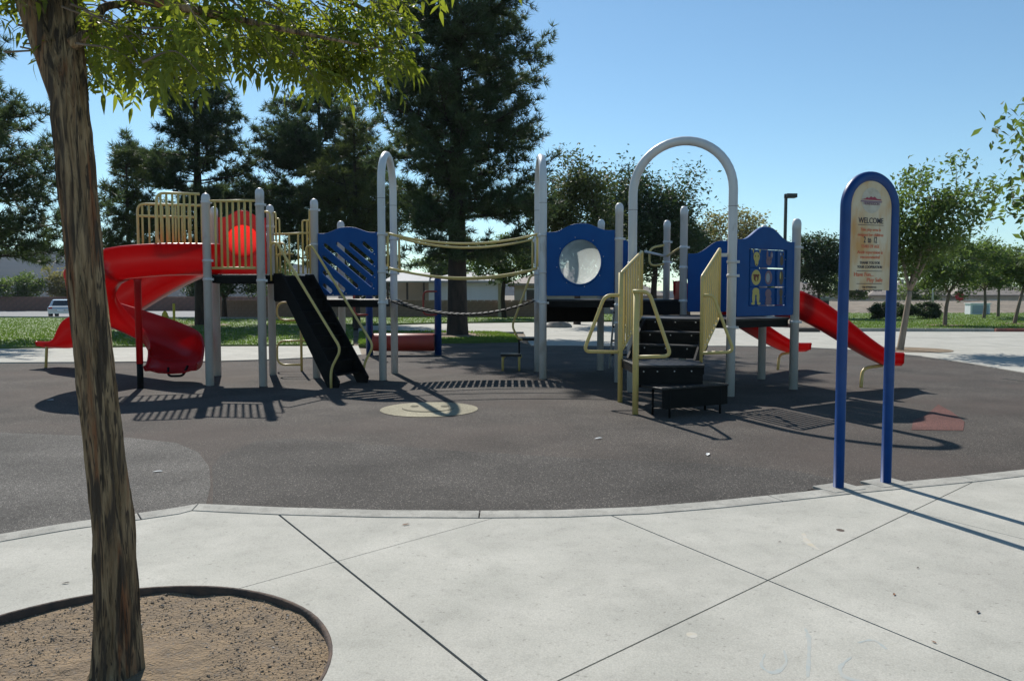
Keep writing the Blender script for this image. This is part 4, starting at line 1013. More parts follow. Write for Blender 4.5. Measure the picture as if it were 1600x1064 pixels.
# ---------------------------------------------------------------- trees
def ring_trunk(mb, pts, radii, n=12, mi=0): mb.tube(catmull(pts, 5), list(np.interp(np.linspace(0, len(pts) - 1, (len(pts) - 1) * 5 + 1), range(len(pts)), radii)), n, mi=mi)
LEAF = ([(-.5, 0, 0), (.05, .24, .07), (.5, 0, 0), (-.05, -.24, .07)], [(0, 1, 2), (0, 2, 3)])
def broad(name, label, base, trunk_h, cen, rad, nclump, per, leaf, mt, bark, group=None, tr=.06, limbs=5, seed=1, lean=(0, 0), cat='tree', clump_r=.20, hang=0, dm=2.1):
    g = np.random.default_rng(seed); rn = random.Random(seed); nclump = int(nclump * 1.25); per = int(per * dm / 1.25); leaf *= 1.12
    bz_ = gz(base[0], base[1]) if base[1] > 30 else 0
    t = thing(name, (base[0], base[1], bz_), label, cat, group)
    b = V3(base[0], base[1], bz_ - .05); cen = V3(*cen); rad = Vector(rad)
    fk = V3(base[0] + lean[0], base[1] + lean[1], bz_ + trunk_h)
    m = MB(); mid = b.lerp(fk, .5) + V3(rn.uniform(-.04, .04) * trunk_h, rn.uniform(-.04, .04) * trunk_h, 0)
    ring_trunk(m, [b, mid, fk], [tr * 1.25, tr, tr * .82], 12); m.build('trunk', bark, t)
    pts = g.normal(size=(nclump, 3)); pts /= np.linalg.norm(pts, axis=1)[:, None]; pts *= (g.uniform(.12, 1, nclump) ** .45)[:, None]
    lump = np.array([1 + .5 * noise.noise((p[0] * 2.1 + seed, p[1] * 2.1, p[2] * 2.1)) for p in pts])
    cl = np.array(cen)[None] + pts * np.array(rad)[None] * lump[:, None]
    br_ = MB()
    ends = []
    for i in range(limbs):
        a = 2 * math.pi * (i + rn.random() * .6) / limbs
        e = cen + V3(math.cos(a) * rad.x * .55, math.sin(a) * rad.y * .55, rad.z * rn.uniform(-.25, .6))
        md = fk.lerp(e, .5) + V3(0, 0, -.08 * rad.z)
        mm = MB(); ring_trunk(mm, [fk, md, e], [tr * .62, tr * .42, tr * .16], 8); mm.build('limb', bark, t); ends += [md, e]
    for c_ in cl[::2]:
        c_ = Vector(c_); e = min(ends, key=lambda q: (q - c_).length); md = e.lerp(c_, .5) + V3(0, 0, -.06)
        br_.tube([e, md, c_], [tr * .2, tr * .13, tr * .05], 5, cap=False)
    br_.build('twigs', bark, t, kind='stuff')
    n = nclump * per; idx = np.repeat(np.arange(nclump), per)
    off = g.normal(size=(n, 3)) * clump_r * min(rad) * np.array([1, 1, .72])
    pos = cl[idx] + off
    a = g.uniform(0, 2 * np.pi, n); bq = g.normal(0, .5, n) + hang; cq = g.normal(0, .7, n)
    V, Fq = scatter(*LEAF, pos, eul(a, bq, cq), g.uniform(.6, 1.25, n) * leaf)
    np_mesh('crown', V, Fq, mt, t, smooth=False)
    return t
TUFT_V = []; TUFT_F = []
_r = random.Random(3)
for k in range(13):
    a = _r.uniform(0, 2 * math.pi); el = _r.uniform(.05, 1.25); L2 = _r.uniform(.75, 1.1)
    d = Vector((math.cos(a) * math.sin(el), math.sin(a) * math.sin(el), math.cos(el))); s_ = d.orthogonal().normalized() * .05
    i0 = len(TUFT_V); TUFT_V += [tuple(d * .05 - s_), tuple(d * .05 + s_), tuple(d * L2)]; TUFT_F.append((i0, i0 + 1, i0 + 2))
def pine(name, label, base, height, z0, rmax, mt, seed, tr=.2, prof=None, nb=46, tuft=.27, dens=1.0, group='pines behind the playground', lean=0):
    g = np.random.default_rng(seed); rn = random.Random(seed)
    t = thing(name, (base[0], base[1], 0), label, 'tree', group)
    top = V3(base[0] + lean, base[1], height); b = V3(base[0], base[1], -.05)
    m = MB(); ring_trunk(m, [b, V3(base[0], base[1], .5), V3(base[0] + lean * .3, base[1], height * .5), top], [tr * 1.45, tr * 1.02, tr * .68, .03], 14); m.build('trunk', M['pinebark'], t)
    nb = int(nb * 1.55); prof = prof or (lambda u: (1 - u) ** .75 * min(1, .55 + 2.2 * u))
    P_ = []; D_ = []; tw = MB()
    for i in range(nb):
        u = ((i + rn.random()) / nb); u = min(.995, max(0, u + rn.gauss(0, .03))); z = z0 + (height - z0) * u ** .95; rr_ = rmax * prof(u) * rn.choice((.45, .62, .8, .92, 1.0, 1.1)) + .12
        a = i * 2.399 + rn.uniform(-.5, .5); rise = rn.uniform(-.15, .62) * rr_ + .15 * u * rr_
        c0_ = V3(base[0] + lean * u, base[1], z)
        dirv = V3(math.cos(a), math.sin(a), 0); e = c0_ + dirv * rr_ + V3(0, 0, rise); md = c0_ + dirv * rr_ * .55 + V3(0, 0, rise * .2)
        tw.tube([c0_, md, e], [max(.018, tr * .20 * (1 - u * .6)), .022 * (1 + tr), .010], 5, cap=False)
        nsub = max(5, int(rr_ * 5.8 * dens))
        for s_ in range(nsub):
            q = .25 + .75 * (s_ + rn.random()) / nsub
            pb = c0_ * (1 - q) ** 2 + md * 2 * q * (1 - q) + e * q * q if False else (c0_.lerp(md, q / .55) if q < .55 else md.lerp(e, (q - .55) / .45))
            sa = a + rn.choice((-1, 1)) * rn.uniform(.35, 1.25); sl_ = rr_ * rn.uniform(.22, .48) * (1.15 - .5 * q) + .18
            se = pb + V3(math.cos(sa), math.sin(sa), rn.uniform(-.35, .85)) * sl_
            tw.tube([pb, se], [.013, .006], 4, cap=False)
            nt_ = max(4, int(sl_ * 12 * dens))
            for k in range(nt_):
                w_ = (k + .6) / nt_; pq = pb.lerp(se, w_) + V3(rn.gauss(0, .06), rn.gauss(0, .06), rn.gauss(0, .05)); P_.append(pq); D_.append((se - pb).normalized() * .8 + V3(rn.gauss(0, .35), rn.gauss(0, .35), .35 + rn.gauss(0, .25)))
    tw.build('branches', M['pinebark'], t, kind='stuff')
    P_ = np.array([tuple(p) for p in P_]); D_ = np.array([tuple(d) for d in D_]); D_ /= np.linalg.norm(D_, axis=1)[:, None]
    rnd = g.normal(size=D_.shape); X_ = np.cross(D_, rnd); X_ /= np.linalg.norm(X_, axis=1)[:, None]; Y_ = np.cross(D_, X_)
    rot = np.stack([X_, Y_, D_], -1)
    V, Fq = scatter(TUFT_V, TUFT_F, P_, rot, g.uniform(.75, 1.25, len(P_)) * tuft)
    np_mesh('crown', V, Fq, mt, t)
    return t
pine('pine_tree', 'biggest dark pine with thick trunk behind the plank bridge', PINE, 13.6, 2.7, 2.95, M['needle'], 11, tr=.36, nb=78, prof=lambda u: (.92 + .15 * u if u < .45 else .98 * ((1 - u) / .55) ** .42), dens=1.05)
pine('pine_tree', 'dark pine with straight trunk behind the red spiral slide', (-14.2, 35.5), 12.2, 2.5, 3.9, M['needle'], 12, tr=.26, nb=54, prof=lambda u: (1 - u) ** .62 * min(1, .75 + u), tuft=.30)
pine('pine_tree', 'dark rounded pine behind the blue slotted panel', (-9.4, 38.5), 11.6, 2.4, 4.2, M['needle'], 13, tr=.26, nb=54, prof=lambda u: (1 - u) ** .55 * min(1, .75 + u), tuft=.31)
pine('pine_tree', 'smaller yellowish pine just left of the bridge arch', (-6.6, 33.0), 8.6, 2.2, 2.8, M['needle2'], 14, tr=.16, nb=34, tuft=.28)
pine('pine_tree', 'large pine at the left edge behind the leaning trunk', (-16.9, 24.0), 10.4, 2.4, 3.6, M['needle'], 15, tr=.24, nb=52, prof=lambda u: (1 - u) ** .6 * min(1, .85 + u))
pine('pine_tree', 'short grey-green pine between the leaning trunk and the spiral slide', (-15.2, 31.0), 6.9, 1.6, 1.75, M['needle2'], 16, tr=.12, nb=30)
broad('shade_tree', 'full olive-green tree behind the panel with the round window', (3.1, 37.0), 2.6, (3.1, 37.0, 5.0), (2.1, 1.9, 2.7), 80, 110, .17, M['needle2'], M['pinebark'], tr=.15, seed=17)
broad('shade_tree', 'dark broad tree framed by the tall white arch', (7.9, 43), 2.8, (7.2, 43, 5.3), (3.1, 2.6, 2.9), 100, 120, .21, M['leaf_dark'], M['pinebark'], tr=.17, seed=21)
broad('shade_tree', 'sparse olive-yellow tree behind the animal game panel', (15.6, 56), 2.6, (15.2, 56, 5.2), (3.0, 2.4, 2.1), 75, 46, .24, M['leaf_olive'], M['branch'], tr=.15, seed=22)
broad('shade_tree', 'round dark tree left of the welcome sign', (18.1, 46), 1.7, (17.9, 46, 3.35), (1.5, 1.4, 1.7), 55, 110, .17, M['leaf_dark'], M['pinebark'], tr=.10, seed=23)
broad('shade_tree', 'dark rounded tree just right of the arch', (10.9, 48), 2.2, (10.9, 48, 4.4), (1.5, 1.4, 1.9), 45, 100, .19, M['leaf_dark'], M['pinebark'], tr=.10, seed=36)
broad('young_ash_tree', 'slim young tree with forked pale trunk beside the welcome sign', (10.12, 20.25), 1.55, (10.6, 20.3, 3.3), (1.5, 1.35, 1.45), 64, 62, .13, M['leaf_mid'], M['palebark'], tr=.075, seed=24, lean=(.22, 0), limbs=6, clump_r=.17, hang=.5)
broad('lawn_tree', 'young tree with dark trunk in the middle of the right lawn', (19.6, 35.2), 1.5, (19.6, 35.2, 2.75), (2.1, 1.7, 1.15), 60, 80, .15, M['leaf_mid'], M['branch'], 'young trees on the right lawn', tr=.08, seed=25, lean=(.15, 0))
broad('lawn_tree', 'thin young tree farther back on the right lawn', (27.3, 45), 1.7, (27.2, 45, 3.1), (2.2, 1.8, 1.3), 55, 70, .17, M['leaf_mid'], M['branch'], 'young trees on the right lawn', tr=.08, seed=26)
broad('lawn_tree', 'young tree between two others at the far lawn edge', (30.0, 48), 1.7, (29.8, 48, 3.0), (1.8, 1.6, 1.2), 48, 66, .18, M['leaf_mid'], M['branch'], 'young trees on the right lawn', tr=.08, seed=27)
broad('lawn_tree', 'leaning young tree at the right edge of the lawn', (23.9, 37), 1.8, (24.9, 37, 2.75), (1.7, 1.5, 1.1), 50, 76, .16, M['leaf_mid'], M['branch'], 'young trees on the right lawn', tr=.075, seed=28, lean=(.4, 0))
broad('edge_tree', 'nearby tree whose leaves hang in at the right picture edge', (7.0, 8.0), 1.9, (6.85, 8.0, 3.0), (1.66, 1.5, 1.2), 110, 70, .10, M['leaf_mid'], M['palebark'], tr=.08, seed=29, clump_r=.17, hang=.5)
broad('shade_tree', 'tangled dark tree behind the upper deck posts', (-17.0, 46), 1.2, (-16.8, 46, 3.1), (3.2, 2.2, 1.5), 60, 70, .2, M['leaf_dark'], M['pinebark'], tr=.14, seed=30)
broad('shade_tree', 'slim-trunked tree right of the big pine trunk', (-.45, 46), 2.4, (-.3, 46, 3.6), (2.6, 1.9, 1.3), 60, 74, .2, M['leaf_mid'], M['pinebark'], tr=.13, seed=31)
broad('shade_tree', 'bright green tree above the white house roof', (-5.6, 66), 2.4, (-5.6, 66, 3.6), (2.6, 2, 1.5), 40, 80, .25, M['leaf_mid'], M['branch'], tr=.15, seed=32)
for k, (x, y, cz, r_, mt, lb) in enumerate(((-54.5, 86, 2.2, 2.6, 'leaf_mid', 'dark green tree far off at the left edge beyond the road'), (-50.2, 88, 2.6, 2.7, 'leaf_olive', 'olive green tree behind the parked silver car'), (-47.0, 96, 3.6, 3.0, 'leaf_mid', 'pale green tree far behind the leaning trunk'),
     (36, 84, 2.4, 2.4, 'leaf_mid', 'leafy tree far off between the lawn trees'), (26, 88, 1.2, 2.4, 'leaf_dark', 'low dark tree far behind the welcome sign board'), (48, 92, 1.6, 2.8, 'leaf_mid', 'leafy tree far off behind the house roofs at right'), (21.5, 70, 1.6, 2.0, 'leaf_mid', 'bushy green tree behind the small grey utility building'), (-36, 92, 2.4, 2.8, 'leaf_dark', 'dark far tree seen low behind the spiral slide'), (-27, 90, 2.6, 3.0, 'leaf_mid', 'green far tree seen under the upper deck'), (-12.5, 72, 2.6, 2.8, 'leaf_dark', 'dark far tree left of the patio cover'), (9.5, 76, 2.2, 2.6, 'leaf_mid', 'green far tree low behind the transfer stairs'))):
    broad('distant_tree', lb, (x, y), 1.2, (x, y, cz), (r_, r_ * .8, r_ * .75), 34, 70, .30, M[mt], M['branch'], 'trees beyond the park', tr=.16, seed=40 + k)
for k, (x, y, r_) in enumerate(((20.6, 43.5, .85), (22.4, 44.2, .8), (23.9, 44.5, .7))):
    broad('shrub', ('dark clipped shrub nearest the grey utility building', 'dark clipped shrub in the middle of three behind the sign', 'dark clipped shrub behind the sign closest to the lawn')[k], (x, y), .2, (x, y, .45), (r_, .6, .5), 22, 80, .12, M['leaf_dark'], M['branch'], 'shrubs at the lawn edge', tr=.03, seed=60 + k, cat='shrub')

# ---------------------------------------------------------------- the leaning ash tree in the foreground
fg = thing('ash_tree', (-1.53, 3.0, -.03), 'leaning streaky-barked tree in the round gravel well in the foreground', 'tree')
def at(x, y, Y): u = (x - 800) / F; v = (532 - y) / F; d = Vector((u, cp + v * sp, -sp + v * cp)); return d * (Y / d.y) + V3(0, 0, EYE)
def bark_tube(name, pts, radii, nr=40, sub=14, amp=.010, seed=0, flare=0):
    c = catmull(pts, sub); rr_ = np.interp(np.linspace(0, len(pts) - 1, len(c)), range(len(pts)), radii); v = []; f = []; u = V3(1, 0, 0)
    for i, p in enumerate(c):
        t = (c[min(i + 1, len(c) - 1)] - c[max(i - 1, 0)]).normalized(); u = (u - t * u.dot(t)).normalized(); w_ = t.cross(u)
        for k in range(nr):
            a = 2 * math.pi * k / nr; d = u * math.cos(a) + w_ * math.sin(a)
            r_ = rr_[i] * (1 + .10 * math.sin(3 * a + seed + p.z * .8) * .5 + .05 * math.sin(5 * a + p.z * 2.2))
            q = Vector((math.cos(a) * 2.6, math.sin(a) * 2.6, p.z * 1.3 + seed)); rdg = noise.noise(q * 1.5) * .6 + abs(noise.noise(q * 3.2)) * -.7 + .35 * noise.noise(Vector((q.x * 5, q.y * 5, q.z * 2.5))) - .5 * abs(noise.noise(Vector((q.x * 3.4 + .4 * math.sin(q.z * 3), q.y * 3.4, q.z * 1.2))))
            kn = 0
            r_ += amp * rdg * min(1, rr_[i] / .06)
            v.append(p + d * max(r_, .004))
    for i in range(len(c) - 1):
        for k in range(nr): f.append((i * nr + k, i * nr + (k + 1) % nr, (i + 1) * nr + (k + 1) % nr, (i + 1) * nr + k))
    return MB().add(v, f, True).build(name, M['bark'], fg)
TY = 3.0
tp = [at(181, 1085, TY), at(181, 1045, TY), at(182, 950, TY), at(174, 820, TY), at(158, 660, TY), at(140, 500, TY), at(124, 330, TY), at(112, 205, TY), at(106, 120, TY + .02), at(100, 40, TY + .05), at(98, -60, TY + .1), at(120, -240, TY + .25), at(160, -480, TY + .4)]
bark_tube('trunk', tp, [.165, .100, .079, .075, .072, .069, .067, .069, .064, .058, .05, .036, .014], nr=96, sub=22, amp=.017)
bark_tube('limb', [at(118, 250, TY), at(104, 170, TY - .01), at(70, 75, TY), at(38, -10, TY), at(0, -130, TY + .1), at(-60, -330, TY + .2)], [.042, .052, .048, .043, .034, .016], amp=.008, seed=4)
def limb(pts, radii): return bark_tube('limb', pts, radii, nr=14, sub=8, amp=.003, seed=rng.random() * 9)
b1 = [at(112, 70, TY), at(138, 52, TY), at(152, 28, TY + .05), at(168, 10, TY + .1), at(225, 4, TY + .25), at(300, -12, TY + .4), at(420, -40, TY + .6)]
limb(b1, [.024, .021, .017, .015, .012, .010, .005])
b2 = [at(100, -40, TY + .05), at(150, -22, TY - .1), at(232, 2, TY - .2), at(290, 14, TY - .2), at(352, 26, TY - .15), at(450, 48, TY - .05), at(560, 70, TY + .1)]
limb(b2, [.030, .022, .017, .014, .012, .009, .004])
b3 = [at(105, -120, TY + .1), at(220, -100, TY + .3), at(380, -60, TY + .5), at(520, -10, TY + .6), at(650, 60, TY + .65)]
limb(b3, [.032, .024, .018, .011, .004])
# compound leaves: seven drooping leaflets on a stalk
def compound(seed):
    r_ = random.Random(seed); v = []; f = []
    L0 = .125
    def stalk(t): return V3(L0 * t, 0, -.035 * t * t * (1 + .5 * r_.random()))
    def leaflet(p, ang, ln, droop):
        d = V3(math.cos(ang), math.sin(ang), 0); s_ = V3(-math.sin(ang), math.cos(ang), 0); i0 = len(v)
        ctr = [(0, 0), (.28, .14), (.55, .16), (.8, .09), (1, 0)]
        tw_ = r_.uniform(-.5, .5)
        def pt(a, b):
            z = -droop * ln * a * a * .9 - droop * ln * a * .25; k = math.sqrt(max(.1, 1 - min(.8, droop * .55)))
            return p + d * (a * ln * k) + s_ * (b * ln) + V3(0, 0, z + abs(b) * ln * .35 + b * ln * tw_)
        row = []
        for a, b in ctr: row.append([pt(a, b), pt(a, 0), pt(a, -b)])
        for q in row:
            for e in q: v.append(tuple(e))
        for i in range(len(ctr) - 1):
            for j in (0, 1): f.append((i0 + i * 3 + j, i0 + i * 3 + j + 1, i0 + i * 3 + 4 + j, i0 + i * 3 + 3 + j))
    for t, sides in ((.38, (1, -1)), (.62, (1, -1)), (.84, (1, -1))):
        for s_ in sides: leaflet(stalk(t), s_ * r_.uniform(.6, 1.0), r_.uniform(.046, .066), r_.uniform(-.2, .7))
    leaflet(stalk(1), r_.uniform(-.2, .2), r_.uniform(.055, .072), r_.uniform(.4, 1.1))
    i0 = len(v)
    for t in (0, .5, 1):
        p = stalk(t); v.extend([tuple(p + V3(0, .0012, 0)), tuple(p - V3(0, .0012, 0))])
    f.append((i0, i0 + 1, i0 + 3, i0 + 2)); f.append((i0 + 2, i0 + 3, i0 + 5, i0 + 4))
    return v, f
CL = [compound(k) for k in range(6)]
CM = []
for v, f in CL:
    me = bpy.data.meshes.new('leaf'); me.from_pydata(v, [], f); me.materials.append(M['leaf_ash']); me.polygons.foreach_set('use_smooth', [True] * len(f)); CM.append(me)
def low_edge(x):                           # how far the foliage hangs (picture rows at the crown's depth) along its spread
    return float(np.interp(x, [-40, 5, 30, 60, 95, 132, 150, 172, 200, 240, 262, 300, 335, 370, 420, 470, 520, 575, 620, 655, 690], [40, 52, 60, 55, -40, 95, 112, 168, 186, 180, 150, 158, 122, 128, 118, 150, 160, 164, 140, 120, 92]))
def depth_of(x): return 3.05 + .45 * math.sin(x * .013) + .0004 * x
rl2 = random.Random(77); near = []; restv = []; restf = []
twg = MB(); tips = []
for k in range(124):                       # drooping shoots that carry the leaves
    x = rl2.uniform(120, 668) if k > 14 else rl2.uniform(-60, 50)
    x += 34 * math.sin(x * .085); Yd = depth_of(x) + rl2.uniform(-.35, .55); lo = low_edge(x) - 14
    y1 = lo - abs(rl2.gauss(0, 62)); y0 = y1 - rl2.uniform(20, 120)
    x0 = x - rl2.uniform(50, 170) if x > 100 else x + rl2.uniform(10, 60)
    a, b = at(x0, y0, Yd - .08), at(x, y1, Yd); md = a.lerp(b, .55) + V3(0, 0, .06)
    c = catmull([a, md, b], 6); twg.tube(c, [.0045 * (1 - .75 * i / (len(c) - 1)) for i in range(len(c))], 5, cap=False); tips.append(c)
twg.build('twigs', M['branch'], fg, kind='stuff')
allp = []
for c in tips:
    n = rl2.randint(9, 13)
    for i in range(n):
        t = .15 + .85 * (i + rl2.random() * .5) / n; q = t * (len(c) - 1); j = min(int(q), len(c) - 2); p = c[j].lerp(c[j + 1], q - j)
        allp.append((p, i * 2.2 + rl2.uniform(-.6, .6), rl2.uniform(-.35, .8), rl2.uniform(.5, 1.0)))
for k in range(900):                       # the crown above the picture
    a = rl2.uniform(0, 2 * math.pi); r_ = 1.7 * math.sqrt(rl2.random()); z = rl2.uniform(2.95, 5.0)
    allp.append((V3(-1.25 + r_ * math.cos(a) * (1 - .25 * abs(z - 3.6)), 3.15 + r_ * .75 * math.sin(a) * (1 - .25 * abs(z - 3.6)), z), rl2.uniform(0, 6.28), rl2.uniform(.1, .9), rl2.uniform(.8, 1.15)))
def to_px(p):
    z = p.z - EYE; D = p.y * cp - z * sp; U = p.y * sp + z * cp; return 800 + F * p.x / D, 532 - F * U / D
cand = sorted([q for q in allp if -10 < to_px(q[0])[0] < 700 and to_px(q[0])[1] > 2], key=lambda q: q[0].y)[:290]
ids = set(id(q) for q in cand)
for q in allp:
    p, yaw, pit, sc_ = q; mt = Matrix.Translation(p) @ Matrix.Rotation(yaw, 4, 'Z') @ Matrix.Rotation(pit, 4, 'Y') @ Matrix.Rotation(rl2.uniform(-.4, .4), 4, 'X') @ Matrix.Scale(sc_, 4); k = rl2.randrange(6)
    if id(q) in ids: link('leaf', CM[k], fg, mt)
    else:
        b = len(restv); restv += [tuple(mt @ Vector(v)) for v in CL[k][0]]; restf += [tuple(i + b for i in f) for f in CL[k][1]]
MB().add(restv, restf, True).build('foliage', M['leaf_ash'], fg, kind='stuff')

# ---------------------------------------------------------------- houses, walls, cars and small things behind
def house(name, label, x0, x1, y0, y1, z0, eave, ridge, wallm, roofm, wins=(), over=.5, axis='x', siding=False, cat='house', group=None, door=None):
    t = thing(name, ((x0 + x1) / 2, (y0 + y1) / 2, z0), label, cat, group)
    MB().prism([(x0, y0), (x1, y0), (x1, y1), (x0, y1)], z0 - .3, z0 + eave).build('wall', wallm, t)
    e = z0 + eave; yc = (y0 + y1) / 2; xc = (x0 + x1) / 2; m = MB()
    if axis == 'x':
        hip = min(.35 * (x1 - x0), (y1 - y0) * .45)
        A = [(x0 - over, y0 - over, e), (x1 + over, y0 - over, e), (x1 + over, y1 + over, e), (x0 - over, y1 + over, e), (x0 + hip, yc, z0 + ridge), (x1 - hip, yc, z0 + ridge)]
        F_ = [(0, 1, 5, 4), (1, 2, 5), (2, 3, 4, 5), (3, 0, 4)]
    else:
        A = [(x0 - over, y0 - over, e), (x1 + over, y0 - over, e), (x1 + over, y1 + over, e), (x0 - over, y1 + over, e), (xc, y0 - over, z0 + ridge), (xc, y1 + over, z0 + ridge)]
        F_ = [(0, 1, 4), (1, 2, 5, 4), (2, 3, 5), (3, 0, 4, 5)]
    A2_ = A + [(p[0], p[1], p[2] - .16) for p in A[:4]]
    m.add(A2_, F_ + [(6, 7, 1, 0), (7, 8, 2, 1), (8, 9, 3, 2), (9, 6, 0, 3), (9, 8, 7, 6)]); rf = m.build('roof', roofm, t)
    if axis == 'x':
        MB().box((xc + .25 * (x1 - x0) * .5, yc + .3, z0 + ridge + .1), (.5, .5, .7)).build('chimney', wallm, rf)
    for (wx, wz, ww, wh) in wins:
        o = MB().box((wx, y0 - .03, z0 + wz), (ww, .07, wh)).build('window', M['glass'], t)
        for s_ in (-1, 1):
            MB().box((wx + s_ * (ww / 2 + .04), y0 - .05, z0 + wz), (.08, .11, wh + .16)).build('window_frame', M['siding'], o)
            MB().box((wx, y0 - .045, z0 + wz + s_ * (wh / 2 + .04)), (ww, .10, .08)).build('window_frame', M['siding'], o)
    if door: MB().box((door[0], y0 - .03, z0 + 1.0), (.95, .08, 2.05)).build('door', M['wood'], t)
    if siding:
        n = int(eave / .2); bd = MB().box((xc, y0 - .012, 0), (x1 - x0 - .02, .022, .185)).mesh('siding_board', wallm, Vector((xc, (y0 + y1) / 2, z0)))
        for k in range(n): link('siding_board', bd, t, Matrix.Translation((xc, (y0 + y1) / 2, z0 + .1 + .2 * k)) if False else Matrix.Translation(V3(xc, (y0 + y1) / 2, z0 + z0 * 0 + .12 + .2 * k + z0 * 0)))
    return t
h1 = house('white_house', 'low white sided house with pale roof behind the big pine trunk', -6.2, -.6, 58, 66, 0, 2.42, 3.15, M['siding'], M['roofgrey'], siding=True)
house('tile_house', 'gabled house with tiled roof behind the back steps', .2, 7.2, 57, 68, 0, 2.2, 3.5, M['stucco'], M['tile'], [(1.6, 1.3, 1.1, .9)], axis='x')
pc = thing('patio_cover', (-7.6, 58, 0), 'pale patio cover on dark posts left of the white house', 'patio cover')
MB().slabq((-9.2, 55.5, 2.30), (-5.9, 55.5, 2.30), (-6.3, 60, 3.0), (-8.8, 60, 3.0), .12).build('roof', M['roofgrey'], pc)
for x in (-8.9, -7.5, -6.3): MB().box((x, 55.8, 1.1), (.14, .14, 2.3)).build('post', M['wood'], pc)
MB().box((-7.6, 59.6, 1.2), (2.6, .2, 2.4)).build('back_wall', M['stucco'], pc)
hs = [(24.5, 33, 104, 112, 2.9, 4.6, 'tan stucco house nearest the welcome sign far across the field'), (35, 46, 108, 117, 2.9, 4.8, 'wide tan house far behind the middle lawn tree'), (48, 58, 104, 113, 2.9, 4.6, 'tan house with long roof far behind the right lawn trees'), (60.5, 72, 106, 115, 2.9, 4.8, 'tan house far off at the right picture edge'), (13.5, 21.5, 110, 118, 2.8, 4.6, 'tan house far off behind the round dark tree')]
for x0, x1, y0, y1, ev, rg, lb in hs: house('stucco_house', lb, x0, x1, y0, y1, -1.65, ev, rg, M['stucco'], M['rooftan'], [(x0 + 2, 1.6, 1.4, 1.1), (x0 + 5.2, 1.6, 1.4, 1.1)], group='houses beyond the right lawn', door=(x1 - 1.4,))
ub = thing('utility_building', (19.9, 50.5, 0), 'small flat-roofed grey utility building left of the welcome sign', 'building')
MB().box((19.7, 51, .55), (1.5, 1.6, 1.2)).build('wall', M['utility'], ub); MB().box((19.6, 50.9, 1.2), (2.0, 2.2, .12)).build('roof', M['roofgrey'], ub); MB().box((20.1, 50.16, .5), (.6, .05, 1.0)).build('door', M['wood'], ub)
def blockwall(name, label, a, b, h, rows, bl, mt, cap=True, z0=0.0):
    a = Vector((*a, 0)); b = Vector((*b, 0)); d = (b - a).normalized(); L2 = (b - a).length; t = thing(name, tuple((a + b) / 2), label, 'wall')
    n = int(L2 / bl); bh = h / rows; cx = (a + b) / 2
    MB().box((cx.x, cx.y, z0 + h / 2 - .05), (L2 - .05, .13, h), X=d).build('core', M['joint' if False else 'block2'], t)
    me = MB().box((0, 0, 0), (bl - .014, .20, bh - .012)).mesh('block', mt)
    q = d.to_track_quat('X', 'Z').to_matrix().to_4x4(); k = 0
    for r_ in range(rows):
        for i in range(n):
            if k >= 290: break
            p = a + d * (bl * (i + (.5 if r_ % 2 else .0) + .25)); mt_ = q.copy(); mt_.translation = V3(p.x, p.y, z0 + bh * (r_ + .5)); link('block', me, t, mt_); k += 1
    if cap:
        cm = MB().box((0, 0, 0), (bl * .92, .26, .07)).mesh('cap_block', mt)
        for i in range(n): p = a + d * (bl * (i + .5)); mt_ = q.copy(); mt_.translation = V3(p.x, p.y, z0 + h + .037); link('cap_block', cm, t, mt_)
    return t
blockwall('block_wall', 'low brown block wall behind the bridge and lawn', (-18.5, 47.6), (2.6, 47.6), 1.0, 5, .42, M['block'])
blockwall('block_wall', 'long red-brown wall beyond the road on the left', (-66, 83.5), (-21, 85.5), 1.5, 5, .8, M['block2'], z0=-.45)
blockwall('block_wall', 'long low wall beyond the field behind the lawn trees', (22, 80), (74, 80), .75, 3, .9, M['stucco'], z0=-.05)

